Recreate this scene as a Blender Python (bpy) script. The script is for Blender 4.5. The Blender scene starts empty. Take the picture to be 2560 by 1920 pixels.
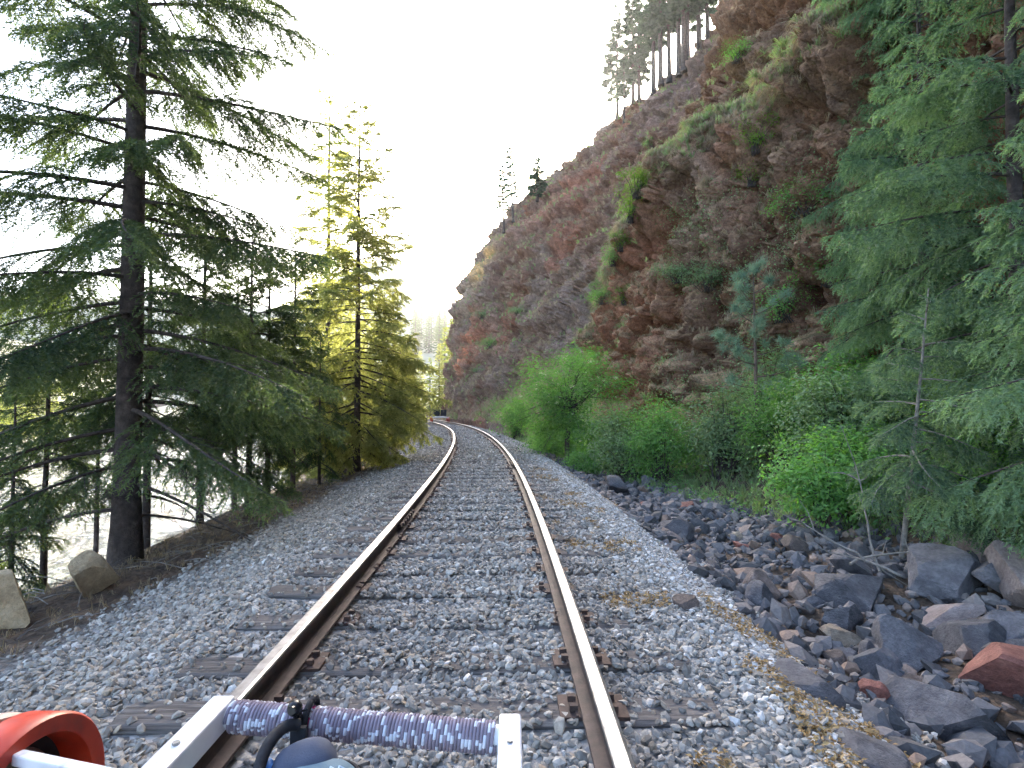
import bpy, bmesh, math, random
import numpy as np
from mathutils import Vector, Matrix

DEBUG = False
random.seed(11)
RG = np.random.default_rng(11)
SC = bpy.context.scene
COL = SC.collection
rad = math.radians

# ------------------------------------------------------------------ camera, sky, sun, exposure
cam_d = bpy.data.cameras.new('camera')
cam = bpy.data.objects.new('camera', cam_d); COL.objects.link(cam)
cam_d.sensor_width = 36.0; cam_d.lens = 19.69
cam_d.clip_start = 0.05; cam_d.clip_end = 4000
cam.location = (0, 0, 1.2); cam.rotation_euler = (rad(90 + 1.84), 0, 0)
SC.camera = cam

SUN_AZ, SUN_EL = 3.0, 21.7          # degrees right of the view direction (+Y), above the horizon
W = bpy.data.worlds.new('World'); SC.world = W; W.use_nodes = True
wn = W.node_tree.nodes; wl = W.node_tree.links; wn.clear()
wo = wn.new('ShaderNodeOutputWorld'); wb = wn.new('ShaderNodeBackground'); ws = wn.new('ShaderNodeTexSky')
ws.sky_type = 'NISHITA'; ws.sun_disc = False
ws.sun_elevation = rad(SUN_EL); ws.sun_rotation = rad(SUN_AZ)
ws.air_density = 0.9; ws.dust_density = 3.5; ws.ozone_density = 1.0; ws.altitude = 300
wb.inputs['Strength'].default_value = 0.15
wl.new(ws.outputs[0], wb.inputs[0]); wl.new(wb.outputs[0], wo.inputs[0])

sun_d = bpy.data.lights.new('sun', 'SUN'); sun = bpy.data.objects.new('sun', sun_d); COL.objects.link(sun)
sun_d.energy = 3.2; sun_d.angle = rad(0.55); sun_d.color = (1.0, 0.91, 0.76)
_az, _el = rad(SUN_AZ), rad(SUN_EL)
SUN_DIR = Vector((math.sin(_az) * math.cos(_el), math.cos(_az) * math.cos(_el), math.sin(_el)))
sun.rotation_euler = SUN_DIR.to_track_quat('Z', 'Y').to_euler()

SC.view_settings.view_transform = 'Standard'; SC.view_settings.look = 'None'
SC.view_settings.exposure = 2.88; SC.view_settings.gamma = 1.0
SC.cycles.use_denoising = True
SC.cycles.use_adaptive_sampling = True; SC.cycles.adaptive_threshold = 0.02
SC.cycles.max_bounces = 7; SC.cycles.diffuse_bounces = 4; SC.cycles.glossy_bounces = 3
SC.cycles.transmission_bounces = 4; SC.cycles.transparent_max_bounces = 6
SC.cycles.sample_clamp_indirect = 8.0

# ------------------------------------------------------------------ numpy noise
def _hash(ix, iy, iz, k=0):
    h = (ix.astype(np.int64) * 374761393 + iy.astype(np.int64) * 668265263 + iz.astype(np.int64) * 2147483647 + k * 974711) & 0xFFFFFFFF
    h = ((h ^ (h >> 13)) * 1274126177) & 0xFFFFFFFF
    h = ((h ^ (h >> 16)) * 2246822519) & 0xFFFFFFFF
    return ((h ^ (h >> 15)) & 0xFFFFFF) / float(0xFFFFFF)

def vnoise(x, y, z, k=0):
    x, y, z = np.broadcast_arrays(np.asarray(x, float), np.asarray(y, float), np.asarray(z, float))
    ix, iy, iz = np.floor(x), np.floor(y), np.floor(z)
    fx, fy, fz = x - ix, y - iy, z - iz
    fx, fy, fz = [f * f * (3 - 2 * f) for f in (fx, fy, fz)]
    r = 0
    for a in (0, 1):
        for b in (0, 1):
            for c in (0, 1):
                w = (fx if a else 1 - fx) * (fy if b else 1 - fy) * (fz if c else 1 - fz)
                r = r + w * _hash(ix + a, iy + b, iz + c, k)
    return r * 2 - 1

def fbm(x, y, z, o=4, k=0):
    r, a, t = 0, 1.0, 0
    for i in range(o):
        r = r + a * vnoise(x, y, z, k + i); t += a; a *= 0.5
        x, y, z = x * 2.03 + 5.1, y * 2.03 + 1.7, z * 2.03 + 9.2
    return r / t

def worley(x, y, z, k=0):
    x, y, z = np.broadcast_arrays(np.asarray(x, float), np.asarray(y, float), np.asarray(z, float))
    ix, iy, iz = np.floor(x), np.floor(y), np.floor(z)
    f1 = np.full(x.shape, 9.0); f2 = f1.copy(); cid = np.zeros(x.shape)
    for a in (-1, 0, 1):
        for b in (-1, 0, 1):
            for c in (-1, 0, 1):
                jx, jy, jz = ix + a, iy + b, iz + c
                d = (jx + _hash(jx, jy, jz, k) - x) ** 2 + (jy + _hash(jx, jy, jz, k + 1) - y) ** 2 + (jz + _hash(jx, jy, jz, k + 2) - z) ** 2
                h = _hash(jx, jy, jz, k + 3)
                m = d < f1
                f2 = np.where(m, f1, np.minimum(f2, d)); cid = np.where(m, h, cid); f1 = np.where(m, d, f1)
    return np.sqrt(f1), np.sqrt(f2), cid

def sstep(a, b, x):
    t = np.clip((np.asarray(x, float) - a) / (b - a), 0, 1)
    return t * t * (3 - 2 * t)

# ------------------------------------------------------------------ mesh and object helpers
def mk_mesh(name, V, F, mats=(), midx=None, smooth=False, fattr=None, vcol=None):
    """F: one (n,k) array or a list of them; fattr: dict name -> per-face floats; vcol: dict name -> (n,3) vertex colours"""
    me = bpy.data.meshes.new(name)
    V = np.ascontiguousarray(V, dtype=np.float32).reshape(-1, 3)
    Fs = F if isinstance(F, (list, tuple)) else [F]
    Fs = [np.asarray(f, dtype=np.int32) for f in Fs if len(f)]
    loops = np.concatenate([f.ravel() for f in Fs])
    tot = np.concatenate([np.full(len(f), f.shape[1], np.int32) for f in Fs])
    st = np.concatenate(([0], np.cumsum(tot)[:-1])).astype(np.int32)
    me.vertices.add(len(V)); me.vertices.foreach_set('co', V.ravel())
    me.loops.add(len(loops)); me.loops.foreach_set('vertex_index', loops)
    me.polygons.add(len(tot)); me.polygons.foreach_set('loop_start', st)
    for m in mats: me.materials.append(m)
    if midx is not None: me.polygons.foreach_set('material_index', np.asarray(midx, np.int32))
    me.polygons.foreach_set('use_smooth', np.full(len(tot), bool(smooth)))
    me.update(calc_edges=True)
    for k, a in (fattr or {}).items():
        at = me.attributes.new(k, 'FLOAT', 'FACE'); at.data.foreach_set('value', np.asarray(a, np.float32))
    for k, a in (vcol or {}).items():
        at = me.color_attributes.new(k, 'FLOAT_COLOR', 'POINT')
        c = np.ones((len(V), 4), np.float32); c[:, :3] = a
        at.data.foreach_set('color', c.ravel())
    me.validate(clean_customdata=False)
    if smooth and len(tot) < 9000: me.set_sharp_from_angle(angle=rad(42))
    return me

def obj(name, me, parent=None):
    o = bpy.data.objects.new(name, me); COL.objects.link(o)
    if parent is not None: o.parent = parent
    return o

def tag(o, label=None, cat=None, group=None, kind=None):
    if label: o['label'] = label
    if cat: o['category'] = cat
    if group: o['group'] = group
    if kind: o['kind'] = kind
    return o

def thing(name, label, cat, loc=(0, 0, 0), rotz=0.0, group=None, scale=1.0):
    o = bpy.data.objects.new(name, None); COL.objects.link(o)
    o.empty_display_size = 0.2
    o.location = loc; o.rotation_euler = (0, 0, rotz)
    o.scale = (scale,) * 3 if not isinstance(scale, (tuple, list)) else scale
    return tag(o, label, cat, group)

class MB:
    """collects simple shapes into one mesh"""
    def __init__(s): s.V = []; s.F4 = []; s.F3 = []; s.n = 0; s.m4 = []; s.m3 = []
    def add(s, V, F, mi=0):
        V = np.asarray(V, float); F = np.asarray(F, int) + s.n
        s.V.append(V); s.n += len(V)
        if F.shape[1] == 4: s.F4.append(F); s.m4.append(np.full(len(F), mi))
        else: s.F3.append(F); s.m3.append(np.full(len(F), mi))
    def box(s, c, size, rot=None, mi=0):
        h = np.asarray(size, float) / 2
        V = np.array([[x, y, z] for x in (-1, 1) for y in (-1, 1) for z in (-1, 1)], float) * h
        if rot is not None: V = V @ np.array(rot.to_3x3()).T
        s.add(V + np.asarray(c, float), [[0, 1, 3, 2], [4, 6, 7, 5], [0, 4, 5, 1], [2, 3, 7, 6], [0, 2, 6, 4], [1, 5, 7, 3]], mi)
    def tube(s, pts, r, n=8, mi=0, cap=True):
        pts = np.asarray(pts, float); m = len(pts)
        r = np.full(m, r) if np.isscalar(r) else np.asarray(r, float)
        T = np.gradient(pts, axis=0); T /= np.linalg.norm(T, axis=1, keepdims=True) + 1e-9
        mt = T.mean(0); up = np.eye(3)[np.argmin(np.abs(mt))]
        U = np.cross(T, up); U /= np.linalg.norm(U, axis=1, keepdims=True) + 1e-9
        B = np.cross(T, U)
        a = np.arange(n) * 2 * np.pi / n
        V = pts[:, None] + r[:, None, None] * (np.cos(a)[None, :, None] * U[:, None] + np.sin(a)[None, :, None] * B[:, None])
        i = np.arange(m - 1)[:, None] * n; j = np.arange(n)[None]; k = (j + 1) % n
        F = np.stack([i + j, i + k, i + n + k, i + n + j], -1).reshape(-1, 4)
        V = V.reshape(-1, 3)
        s.add(V, F, mi)
        if cap and n > 3:
            base = s.n - len(V)
            for ring, rev in ((0, True), (m - 1, False)):
                c = pts[ring]; s.V.append(c[None]); ci = s.n; s.n += 1
                rr = base + ring * n + np.arange(n); q = np.roll(rr, -1)
                tri = np.stack([np.full(n, ci), q, rr] if rev else [np.full(n, ci), rr, q], -1)
                s.F3.append(tri); s.m3.append(np.full(n, mi))
    def lathe(s, prof, n=32, mat=None, mi=0, close=True):
        """prof: (r, x) pairs, turned about the local X axis; closed into a ring section when close"""
        prof = np.asarray(prof, float); m = len(prof); a = np.arange(n) * 2 * np.pi / n
        V = np.stack([np.broadcast_to(prof[:, 1][None], (n, m)), np.cos(a)[:, None] * prof[None, :, 0], np.sin(a)[:, None] * prof[None, :, 0]], -1).reshape(-1, 3)
        i = np.arange(n)[:, None]; i2 = (i + 1) % n
        j = np.arange(m if close else m - 1)[None]; j2 = (j + 1) % m
        F = np.stack([i * m + j, i * m + j2, i2 * m + j2, i2 * m + j], -1).reshape(-1, 4)
        if mat is not None: V = V @ np.array(mat.to_3x3()).T + np.array(mat.translation)
        s.add(V, F, mi)
    def build(s, name, mats, parent=None, smooth=False):
        return obj(name, s.mesh(name, mats, smooth), parent)
    def mesh(s, name, mats, smooth=False):
        mats = mats if isinstance(mats, (list, tuple)) else [mats]
        F = []; mi = []
        if s.F4: F.append(np.concatenate(s.F4)); mi.append(np.concatenate(s.m4))
        if s.F3: F.append(np.concatenate(s.F3)); mi.append(np.concatenate(s.m3))
        return mk_mesh(name, np.concatenate(s.V), F, mats, np.concatenate(mi), smooth)

def ico(sub):
    bm = bmesh.new(); bmesh.ops.create_icosphere(bm, subdivisions=sub, radius=1)
    V = np.array([v.co[:] for v in bm.verts]); F = np.array([[v.index for v in f.verts] for f in bm.faces]); bm.free()
    return V, F

def bevel(o, w=0.004, seg=2):
    m = o.modifiers.new('bevel', 'BEVEL'); m.width = w; m.segments = seg; m.limit_method = 'ANGLE'
    return o

# ------------------------------------------------------------------ materials
def nt(name):
    m = bpy.data.materials.new(name); m.use_nodes = True
    t = m.node_tree; t.nodes.clear()
    out = t.nodes.new('ShaderNodeOutputMaterial')
    return m, t, out

def node(t, typ, **kw):
    n = t.nodes.new(typ)
    for k, v in kw.items():
        if k in n.inputs.keys() if isinstance(k, str) and k[0].isupper() else False: n.inputs[k].default_value = v
        else: setattr(n, k, v)
    return n

def ramp(t, stops, interp='LINEAR'):
    r = t.nodes.new('ShaderNodeValToRGB'); r.color_ramp.interpolation = interp
    e = r.color_ramp.elements
    while len(e) < len(stops): e.new(0.5)
    for i, (p, c) in enumerate(stops):
        e[i].position = p; e[i].color = (*c, 1) if len(c) == 3 else c
    return r

def noise(t, scale, detail=4, rough=0.55, coord=None, dist=0.0):
    n = t.nodes.new('ShaderNodeTexNoise'); n.inputs['Scale'].default_value = scale
    n.inputs['Detail'].default_value = detail; n.inputs['Roughness'].default_value = rough; n.inputs['Distortion'].default_value = dist
    if coord is not None: t.links.new(coord, n.inputs['Vector'])
    return n

def mixc(t, fac, a, b, blend='MIX'):
    m = t.nodes.new('ShaderNodeMix'); m.data_type = 'RGBA'; m.blend_type = blend
    for v, i in ((fac, 0), (a, 6), (b, 7)):
        if isinstance(v, (int, float)): m.inputs[i].default_value = v
        elif isinstance(v, tuple): m.inputs[i].default_value = (*v, 1)
        else: t.links.new(v, m.inputs[i])
    return m.outputs[2]

def math_(t, op, a, b=0.0):
    m = t.nodes.new('ShaderNodeMath'); m.operation = op
    for v, i in ((a, 0), (b, 1)):
        if isinstance(v, (int, float)): m.inputs[i].default_value = v
        else: t.links.new(v, m.inputs[i])
    return m.outputs[0]

def principled(t, out, col, rough=0.8, metal=0.0, bump=None, bstr=0.5, bdist=0.02, spec=0.5):
    p = t.nodes.new('ShaderNodeBsdfPrincipled')
    if isinstance(col, tuple): p.inputs['Base Color'].default_value = (*col, 1)
    else: t.links.new(col, p.inputs['Base Color'])
    if isinstance(rough, (int, float)): p.inputs['Roughness'].default_value = rough
    else: t.links.new(rough, p.inputs['Roughness'])
    p.inputs['Metallic'].default_value = metal
    p.inputs['Specular IOR Level'].default_value = spec
    if bump is not None:
        b = t.nodes.new('ShaderNodeBump'); b.inputs['Strength'].default_value = bstr; b.inputs['Distance'].default_value = bdist
        t.links.new(bump, b.inputs['Height']); t.links.new(b.outputs[0], p.inputs['Normal'])
    t.links.new(p.outputs[0], out.inputs[0])
    return p

def objcoord(t, kind='Object'):
    return t.nodes.new('ShaderNodeTexCoord').outputs[kind]

def mat_noise(name, stops, scale=6, detail=5, rough=0.85, bscale=25, bstr=0.4, bdist=0.02, metal=0.0, spec=0.4, rnd=0.0):
    m, t, out = nt(name); c = objcoord(t)
    n = noise(t, scale, detail, 0.6, c); r = ramp(t, stops); t.links.new(n.outputs[0], r.inputs[0])
    col = r.outputs[0]
    if rnd:
        oi = t.nodes.new('ShaderNodeObjectInfo')
        col = mixc(t, 1.0, col, ramp2(t, oi.outputs['Random'], rnd), 'MULTIPLY')
    b = noise(t, bscale, 6, 0.65, c)
    principled(t, out, col, rough, metal, b.outputs[0], bstr, bdist, spec)
    return m

def ramp2(t, val, amt):
    r = ramp(t, [(0, (1 - amt, 1 - amt * 1.05, 1 - amt * 1.1)), (1, (1 + amt, 1 + amt, 1 + amt))])
    t.links.new(val, r.inputs[0]); return r.outputs[0]

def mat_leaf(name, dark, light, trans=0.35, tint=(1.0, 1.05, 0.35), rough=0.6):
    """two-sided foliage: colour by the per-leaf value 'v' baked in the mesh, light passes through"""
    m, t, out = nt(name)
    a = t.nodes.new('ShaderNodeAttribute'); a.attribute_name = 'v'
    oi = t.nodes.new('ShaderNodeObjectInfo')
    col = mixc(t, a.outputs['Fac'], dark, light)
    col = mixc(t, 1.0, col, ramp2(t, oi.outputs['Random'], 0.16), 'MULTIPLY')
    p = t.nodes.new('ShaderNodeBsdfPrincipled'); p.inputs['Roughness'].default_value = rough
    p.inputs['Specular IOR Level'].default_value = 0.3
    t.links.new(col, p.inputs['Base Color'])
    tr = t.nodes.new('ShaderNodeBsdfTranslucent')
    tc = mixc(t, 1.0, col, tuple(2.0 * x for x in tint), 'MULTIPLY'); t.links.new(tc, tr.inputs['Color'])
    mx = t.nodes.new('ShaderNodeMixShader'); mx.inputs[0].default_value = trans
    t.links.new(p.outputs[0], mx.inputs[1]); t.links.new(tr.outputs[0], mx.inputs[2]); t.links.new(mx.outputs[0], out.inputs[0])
    return m

M = {}
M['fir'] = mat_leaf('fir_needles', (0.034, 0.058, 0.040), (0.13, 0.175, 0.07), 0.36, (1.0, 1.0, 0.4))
M['fir_sun'] = mat_leaf('sun_toned_fir_needles', (0.14, 0.15, 0.065), (0.38, 0.38, 0.18), 0.56, (1.0, 1.0, 0.5))  # fir needles again, with sunlight mixed into the colour
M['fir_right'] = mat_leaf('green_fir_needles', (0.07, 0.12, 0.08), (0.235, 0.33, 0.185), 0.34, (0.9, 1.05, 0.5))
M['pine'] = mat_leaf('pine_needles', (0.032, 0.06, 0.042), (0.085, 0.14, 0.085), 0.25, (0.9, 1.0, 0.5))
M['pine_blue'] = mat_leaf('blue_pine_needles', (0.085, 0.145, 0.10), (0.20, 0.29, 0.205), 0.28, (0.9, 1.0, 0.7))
M['shrub'] = mat_leaf('shrub_leaves', (0.06, 0.14, 0.045), (0.20, 0.36, 0.11), 0.38, (0.9, 1.1, 0.3))
M['shrub_y'] = mat_leaf('lime_shrub_leaves', (0.07, 0.14, 0.02), (0.17, 0.27, 0.05), 0.42, (1.0, 1.05, 0.3))
M['shrub_g'] = mat_leaf('grey_green_leaves', (0.09, 0.15, 0.07), (0.24, 0.33, 0.17), 0.3, (0.95, 1.05, 0.5))
M['flower'] = mat_leaf('cream_flowers', (0.55, 0.52, 0.36), (0.75, 0.72, 0.55), 0.3, (1, 1, 0.8))
M['grass_g'] = mat_leaf('green_grass', (0.13, 0.19, 0.085), (0.29, 0.36, 0.20), 0.35, (1.0, 1.05, 0.4))
M['grass_d'] = mat_leaf('dry_grass', (0.16, 0.115, 0.07), (0.34, 0.27, 0.18), 0.25, (1, 0.95, 0.7))
M['moss'] = mat_leaf('brown_moss', (0.09, 0.06, 0.025), (0.20, 0.14, 0.06), 0.15, (1, 0.9, 0.5))
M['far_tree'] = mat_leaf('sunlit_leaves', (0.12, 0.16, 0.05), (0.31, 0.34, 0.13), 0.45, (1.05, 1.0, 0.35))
M['bark'] = mat_noise('fir_bark', [(0.3, (0.035, 0.026, 0.024)), (0.55, (0.085, 0.065, 0.058)), (0.8, (0.16, 0.13, 0.115))], 9, 6, 0.95, 28, 0.9, 0.03)
M['bark_g'] = mat_noise('grey_bark', [(0.3, (0.12, 0.105, 0.09)), (0.7, (0.30, 0.27, 0.24))], 14, 5, 0.9, 40, 0.6, 0.01)
M['bark_p'] = mat_noise('pine_bark', [(0.3, (0.07, 0.045, 0.035)), (0.7, (0.19, 0.13, 0.10))], 10, 5, 0.9, 30, 0.7, 0.02)

# ------------------------------------------------------------------ track geometry: a circle of 215 m turning left
R0, X0 = 215.0, -0.37
def zt(s):
    s = np.asarray(s, float)
    return -0.0136 * (np.log1p(np.exp(np.clip((s - 8) / 3, -40, 40))) * 3)
def P(s, o):
    s = np.asarray(s, float); o = np.asarray(o, float); ph = s / R0
    return X0 - R0 + (R0 + o) * np.cos(ph), (R0 + o) * np.sin(ph)
def SO(x, y):
    x = np.asarray(x, float); y = np.asarray(y, float)
    return np.arctan2(y, x + R0 - X0) * R0, np.hypot(x + R0 - X0, y) - R0

_go = np.array([-260, -170, -110, -75, -58, -50, -46, -12, -9.6, -7.4, -5.6, -4.5, -3.2, -2.75, -2.2, -1.6, -1.3, 0, 1.3, 1.7, 2.2, 2.8, 3.7, 4.6, 5.6, 7.0, 9.0])
_gz = np.array([95, 58, 27, 6.0, 0.3, -2.2, -3.7, -3.8, -3.0, -2.2, -1.35, -0.78, -0.52, -0.46, -0.36, -0.215, -0.20, -0.195, -0.19, -0.205, -0.42, -0.60, -0.58, -0.40, 0.0, 0.9, 2.0])
def gz(s, o, rough=True):
    s, o = np.broadcast_arrays(np.asarray(s, float), np.asarray(o, float))
    z = np.interp(o, _go, _gz) + zt(s)
    if rough:
        a = np.abs(o)
        w = np.where(o < 0, sstep(2.5, 3.2, a), sstep(1.9, 2.6, a))
        z = z + w * (0.10 * fbm(s * 1.1, o * 1.1, 3.0, 3, 5) + 0.035 * fbm(s * 5, o * 5, 1.0, 2, 9))
        z = z + sstep(50, 90, a) * np.where(o < 0, 1, 0) * 6 * fbm(s * 0.02, o * 0.02, 7.0, 3, 21)
        z = z + (1 - w) * 0.013 * fbm(s * 2.3, o * 2.3, 0.5, 3, 15)
    return z
def gxy(x, y):
    s, o = SO(x, y); return float(gz(s, o))
def wpt(s, o, dz=0.0):
    x, y = P(s, o); return (float(x), float(y), float(gz(s, o)) + dz)

# ------------------------------------------------------------------ ground
def grid_faces(ni, nj):
    i = np.arange(ni - 1)[:, None] * nj; j = np.arange(nj - 1)[None]
    return np.stack([i + j, i + nj + j, i + nj + j + 1, i + j + 1], -1).reshape(-1, 4)

def mat_ground():
    m, t, out = nt('ballast_and_soil')
    at = t.nodes.new('ShaderNodeAttribute'); at.attribute_name = 'zone'     # r gravel, g soil, b meadow
    sp = t.nodes.new('ShaderNodeSeparateColor'); t.links.new(at.outputs['Color'], sp.inputs[0])
    c = objcoord(t)
    v = t.nodes.new('ShaderNodeTexVoronoi'); v.inputs['Scale'].default_value = 22; t.links.new(c, v.inputs['Vector'])
    sv = t.nodes.new('ShaderNodeSeparateColor'); t.links.new(v.outputs['Color'], sv.inputs[0])
    gr = ramp(t, [(0.0, (0.13, 0.125, 0.12)), (0.45, (0.24, 0.235, 0.225)), (0.8, (0.34, 0.325, 0.31)), (1.0, (0.50, 0.48, 0.46))]); t.links.new(sv.outputs[0], gr.inputs[0])
    n = noise(t, 1.3, 5, 0.6, c)
    lt = ramp(t, [(0.50, (0, 0, 0)), (0.72, (1, 1, 1))]); t.links.new(n.outputs[0], lt.inputs[0])
    gcol = mixc(t, math_(t, 'MULTIPLY', lt.outputs[0], 0.35), gr.outputs[0], (0.17, 0.13, 0.085))
    ns = noise(t, 5, 6, 0.65, c)
    so = ramp(t, [(0.3, (0.034, 0.025, 0.02)), (0.5, (0.095, 0.064, 0.043)), (0.72, (0.19, 0.12, 0.072))]); t.links.new(ns.outputs[0], so.inputs[0])
    nm = noise(t, 0.25, 5, 0.6, c)
    me = ramp(t, [(0.3, (0.14, 0.16, 0.05)), (0.55, (0.26, 0.24, 0.10)), (0.75, (0.42, 0.37, 0.26))]); t.links.new(nm.outputs[0], me.inputs[0])
    col = mixc(t, sp.outputs[0], so.outputs[0], gcol)
    col = mixc(t, sp.outputs[2], col, me.outputs[0])
    h = math_(t, 'MULTIPLY', math_(t, 'SUBTRACT', 0.6, v.outputs['Distance']), 1.0)
    nb = noise(t, 30, 5, 0.7, c)
    h = math_(t, 'ADD', h, math_(t, 'MULTIPLY', nb.outputs[0], 0.5))
    principled(t, out, col, 0.92, 0, h, 0.9, 0.03, 0.3)
    return m
M['ground'] = mat_ground()

sg = np.concatenate([np.arange(-40, 0, 2.0), np.arange(0, 14, 0.10), np.arange(14, 40, 0.3), np.arange(40, 160, 1.5), np.arange(160, 300, 8)])
og = np.concatenate([np.arange(-260, -60, 8), np.arange(-60, -12, 1.5), np.arange(-12, -5, 0.35), np.arange(-5, 5, 0.085), np.arange(5, 9.01, 0.4)])
S_, O_ = np.meshgrid(sg, og, indexing='ij')
X_, Y_ = P(S_, O_); Z_ = gz(S_, O_)
edge = fbm(S_ * 0.9, O_ * 0.9, 2.0, 3, 31) * 0.35
grav = np.where(O_ < 0, 1 - sstep(2.45, 3.05, -O_ + edge), 1 - sstep(2.15, 2.6, O_ + edge))
mead = sstep(44, 50, -O_)
zone = np.stack([grav, 1 - grav, mead], -1).reshape(-1, 3)
gm = mk_mesh('ground', np.stack([X_, Y_, Z_], -1).reshape(-1, 3), grid_faces(len(sg), len(og)), [M['ground']], smooth=True, vcol={'zone': zone})
tag(obj('ground', gm), 'grey ballast bed and brown soil banks along the railway', 'ground', kind='structure')

# river
m, t, out = nt('river_water'); c = objcoord(t)
mp = t.nodes.new('ShaderNodeMapping'); mp.inputs['Scale'].default_value = (1.0, 0.45, 1); t.links.new(c, mp.inputs[0])
n1 = noise(t, 1.6, 5, 0.65, mp.outputs[0], 0.6)
fo = ramp(t, [(0.44, (0.02, 0.03, 0.034)), (0.56, (0.07, 0.09, 0.095)), (0.66, (0.60, 0.62, 0.64))]); t.links.new(n1.outputs[0], fo.inputs[0])
n1b = noise(t, 5.0, 4, 0.6, mp.outputs[0], 0.4)
principled(t, out, fo.outputs[0], 0.10, 0, math_(t, 'ADD', n1.outputs[0], math_(t, 'MULTIPLY', n1b.outputs[0], 0.35)), 1.0, 0.8, 0.6)
M['water'] = m
sr = np.arange(-40, 200, 2.0); orr = np.arange(-52, -8.5, 2.0)
S2, O2 = np.meshgrid(sr, orr, indexing='ij'); X2, Y2 = P(S2, O2)
tag(obj('river', mk_mesh('river', np.stack([X2, Y2, np.full_like(X2, -3.15) + zt(S2) * 0.6], -1).reshape(-1, 3), grid_faces(len(sr), len(orr)), [M['water']], smooth=True)),
    'bright rippling river below the wooded bank', 'river', kind='structure')

# far hills
def hz(x, y):
    x = np.asarray(x, float); y = np.asarray(y, float)
    r = np.hypot(x, y)
    a = 0.30 * np.maximum(0, y - 118) * sstep(-130, -40, x)
    a = np.minimum(a, 26 + 0.10 * np.maximum(0, y - 205))
    b = 112 * np.exp(-((x + 88) / 92.0) ** 2) * sstep(260, 400, y)
    c = 34 * sstep(120, 260, -x) * sstep(40, 200, y)
    d = 60 * sstep(60, 200, x) * sstep(90, 200, y)
    e = 75 * sstep(380, 480, r)
    n = fbm(x * 0.012, y * 0.012, 4.0, 4, 41)
    n2 = fbm(x * 0.05, y * 0.05, 8.0, 3, 47)
    return -3.6 + np.maximum.reduce([a, b, c, d, e]) * (1 + 0.25 * n) + 1.6 * n2 * sstep(110, 150, r)
xs = np.linspace(-470, 470, 158); ys = np.concatenate([np.arange(-240, 80, 20.), np.arange(80, 460, 5.), np.linspace(460, 700, 40)])
XH, YH = np.meshgrid(xs, ys, indexing='ij')
sh, oh = SO(XH, YH)
ZH = hz(XH, YH) - 30 * (1 - sstep(95, 125, np.maximum(YH, np.abs(XH) * 0.55)))
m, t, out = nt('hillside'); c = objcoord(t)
n1 = noise(t, 0.06, 6, 0.65, c); rr = ramp(t, [(0.35, (0.30, 0.30, 0.20)), (0.55, (0.46, 0.43, 0.31)), (0.75, (0.55, 0.51, 0.40))]); t.links.new(n1.outputs[0], rr.inputs[0])  # hill tones paled in the colour itself to stand for distance haze
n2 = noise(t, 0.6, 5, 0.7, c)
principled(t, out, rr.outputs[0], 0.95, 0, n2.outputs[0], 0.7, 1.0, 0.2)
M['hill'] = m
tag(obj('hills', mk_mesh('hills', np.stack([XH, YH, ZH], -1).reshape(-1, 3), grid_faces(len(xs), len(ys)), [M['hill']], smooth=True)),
    'haze paled hills closing the valley', 'hills', kind='structure')

# ------------------------------------------------------------------ cliff
cs = np.concatenate([np.arange(-40, -2, 1.2), np.arange(-2, 8, 0.25), np.arange(8, 31, 0.058), np.arange(31, 79.5, 0.14)])
ch = np.concatenate([np.arange(-1.5, 13, 0.06), np.arange(13, 30, 0.13), np.arange(30, 52, 0.8)])
CS, CH = np.meshgrid(cs, ch, indexing='ij')
def cliff_o(S, H):
    foot = np.interp(S, [-40, 6, 12, 16, 24, 28, 30.5, 34, 42, 52, 60, 66, 69, 71.5, 74, 79], [9, 8.2, 6.9, 5.7, 5.5, 6.2, 7.2, 5.6, 5.2, 4.3, 3.4, 2.7, 3.2, 8, 20, 48])
    hl = np.interp(S, [-40, 8, 12, 17, 20, 22, 24, 27, 30], [10, 9.2, 8.8, 8.6, 8.5, 7.5, 6.3, 4.7, 4.0])      # ledge height of the near buttress
    Hp = np.maximum(H, 0)
    near = 0.75 * np.minimum(Hp, 1.2) + 0.10 * np.clip(Hp - 1.2, 0, None) * (Hp < 999)
    near = np.where(Hp > hl, 0.9 + 0.10 * (hl - 1.2) + np.minimum((Hp - hl) * 1.7, 1.9 + 0.0 * Hp) + 0.30 * np.maximum(Hp - hl - 1.12, 0), near)
    near = near - 0.55 * np.exp(-((Hp - hl + 0.9) / 1.6) ** 2)                                # overhang under the ledge
    tal = np.interp(S, [28, 36, 46, 58, 66], [5.5, 4.2, 2.6, 1.4, 0.8])                      # talus height on the far face
    st = np.interp(S, [28, 40, 52, 60, 66], [0.50, 0.40, 0.30, 0.20, 0.17])
    kn = np.interp(S, [28, 45, 60, 66, 72], [20, 18, 16.5, 16, 15])                          # where the far face leans back
    far = 0.95 * np.minimum(Hp, tal) * 0.8 + st * np.clip(Hp - tal, 0, kn - tal) + 0.62 * np.clip(Hp - kn, 0, 4.5) + 0.80 * np.clip(Hp - kn - 4.5, 0, 7) + 2.2 * np.clip(Hp - kn - 11.5, 0, None)
    far = far - 0.76 * tal * 0.55
    w = sstep(26.5, 31.5, S)
    g = np.exp(-((S - 29.6 - 0.06 * Hp) / 2.1) ** 2) * (0.7 + 0.10 * np.minimum(Hp, 14))     # gully between the two faces
    g = g + 1.1 * np.exp(-((S - 43.5) / 2.4) ** 2) * sstep(5, 12, Hp)
    return foot + near * (1 - w) + far * w + g
o_ = cliff_o(CS, CH)
CX, CY = P(CS, o_)
CZ = CH + zt(CS)
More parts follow.
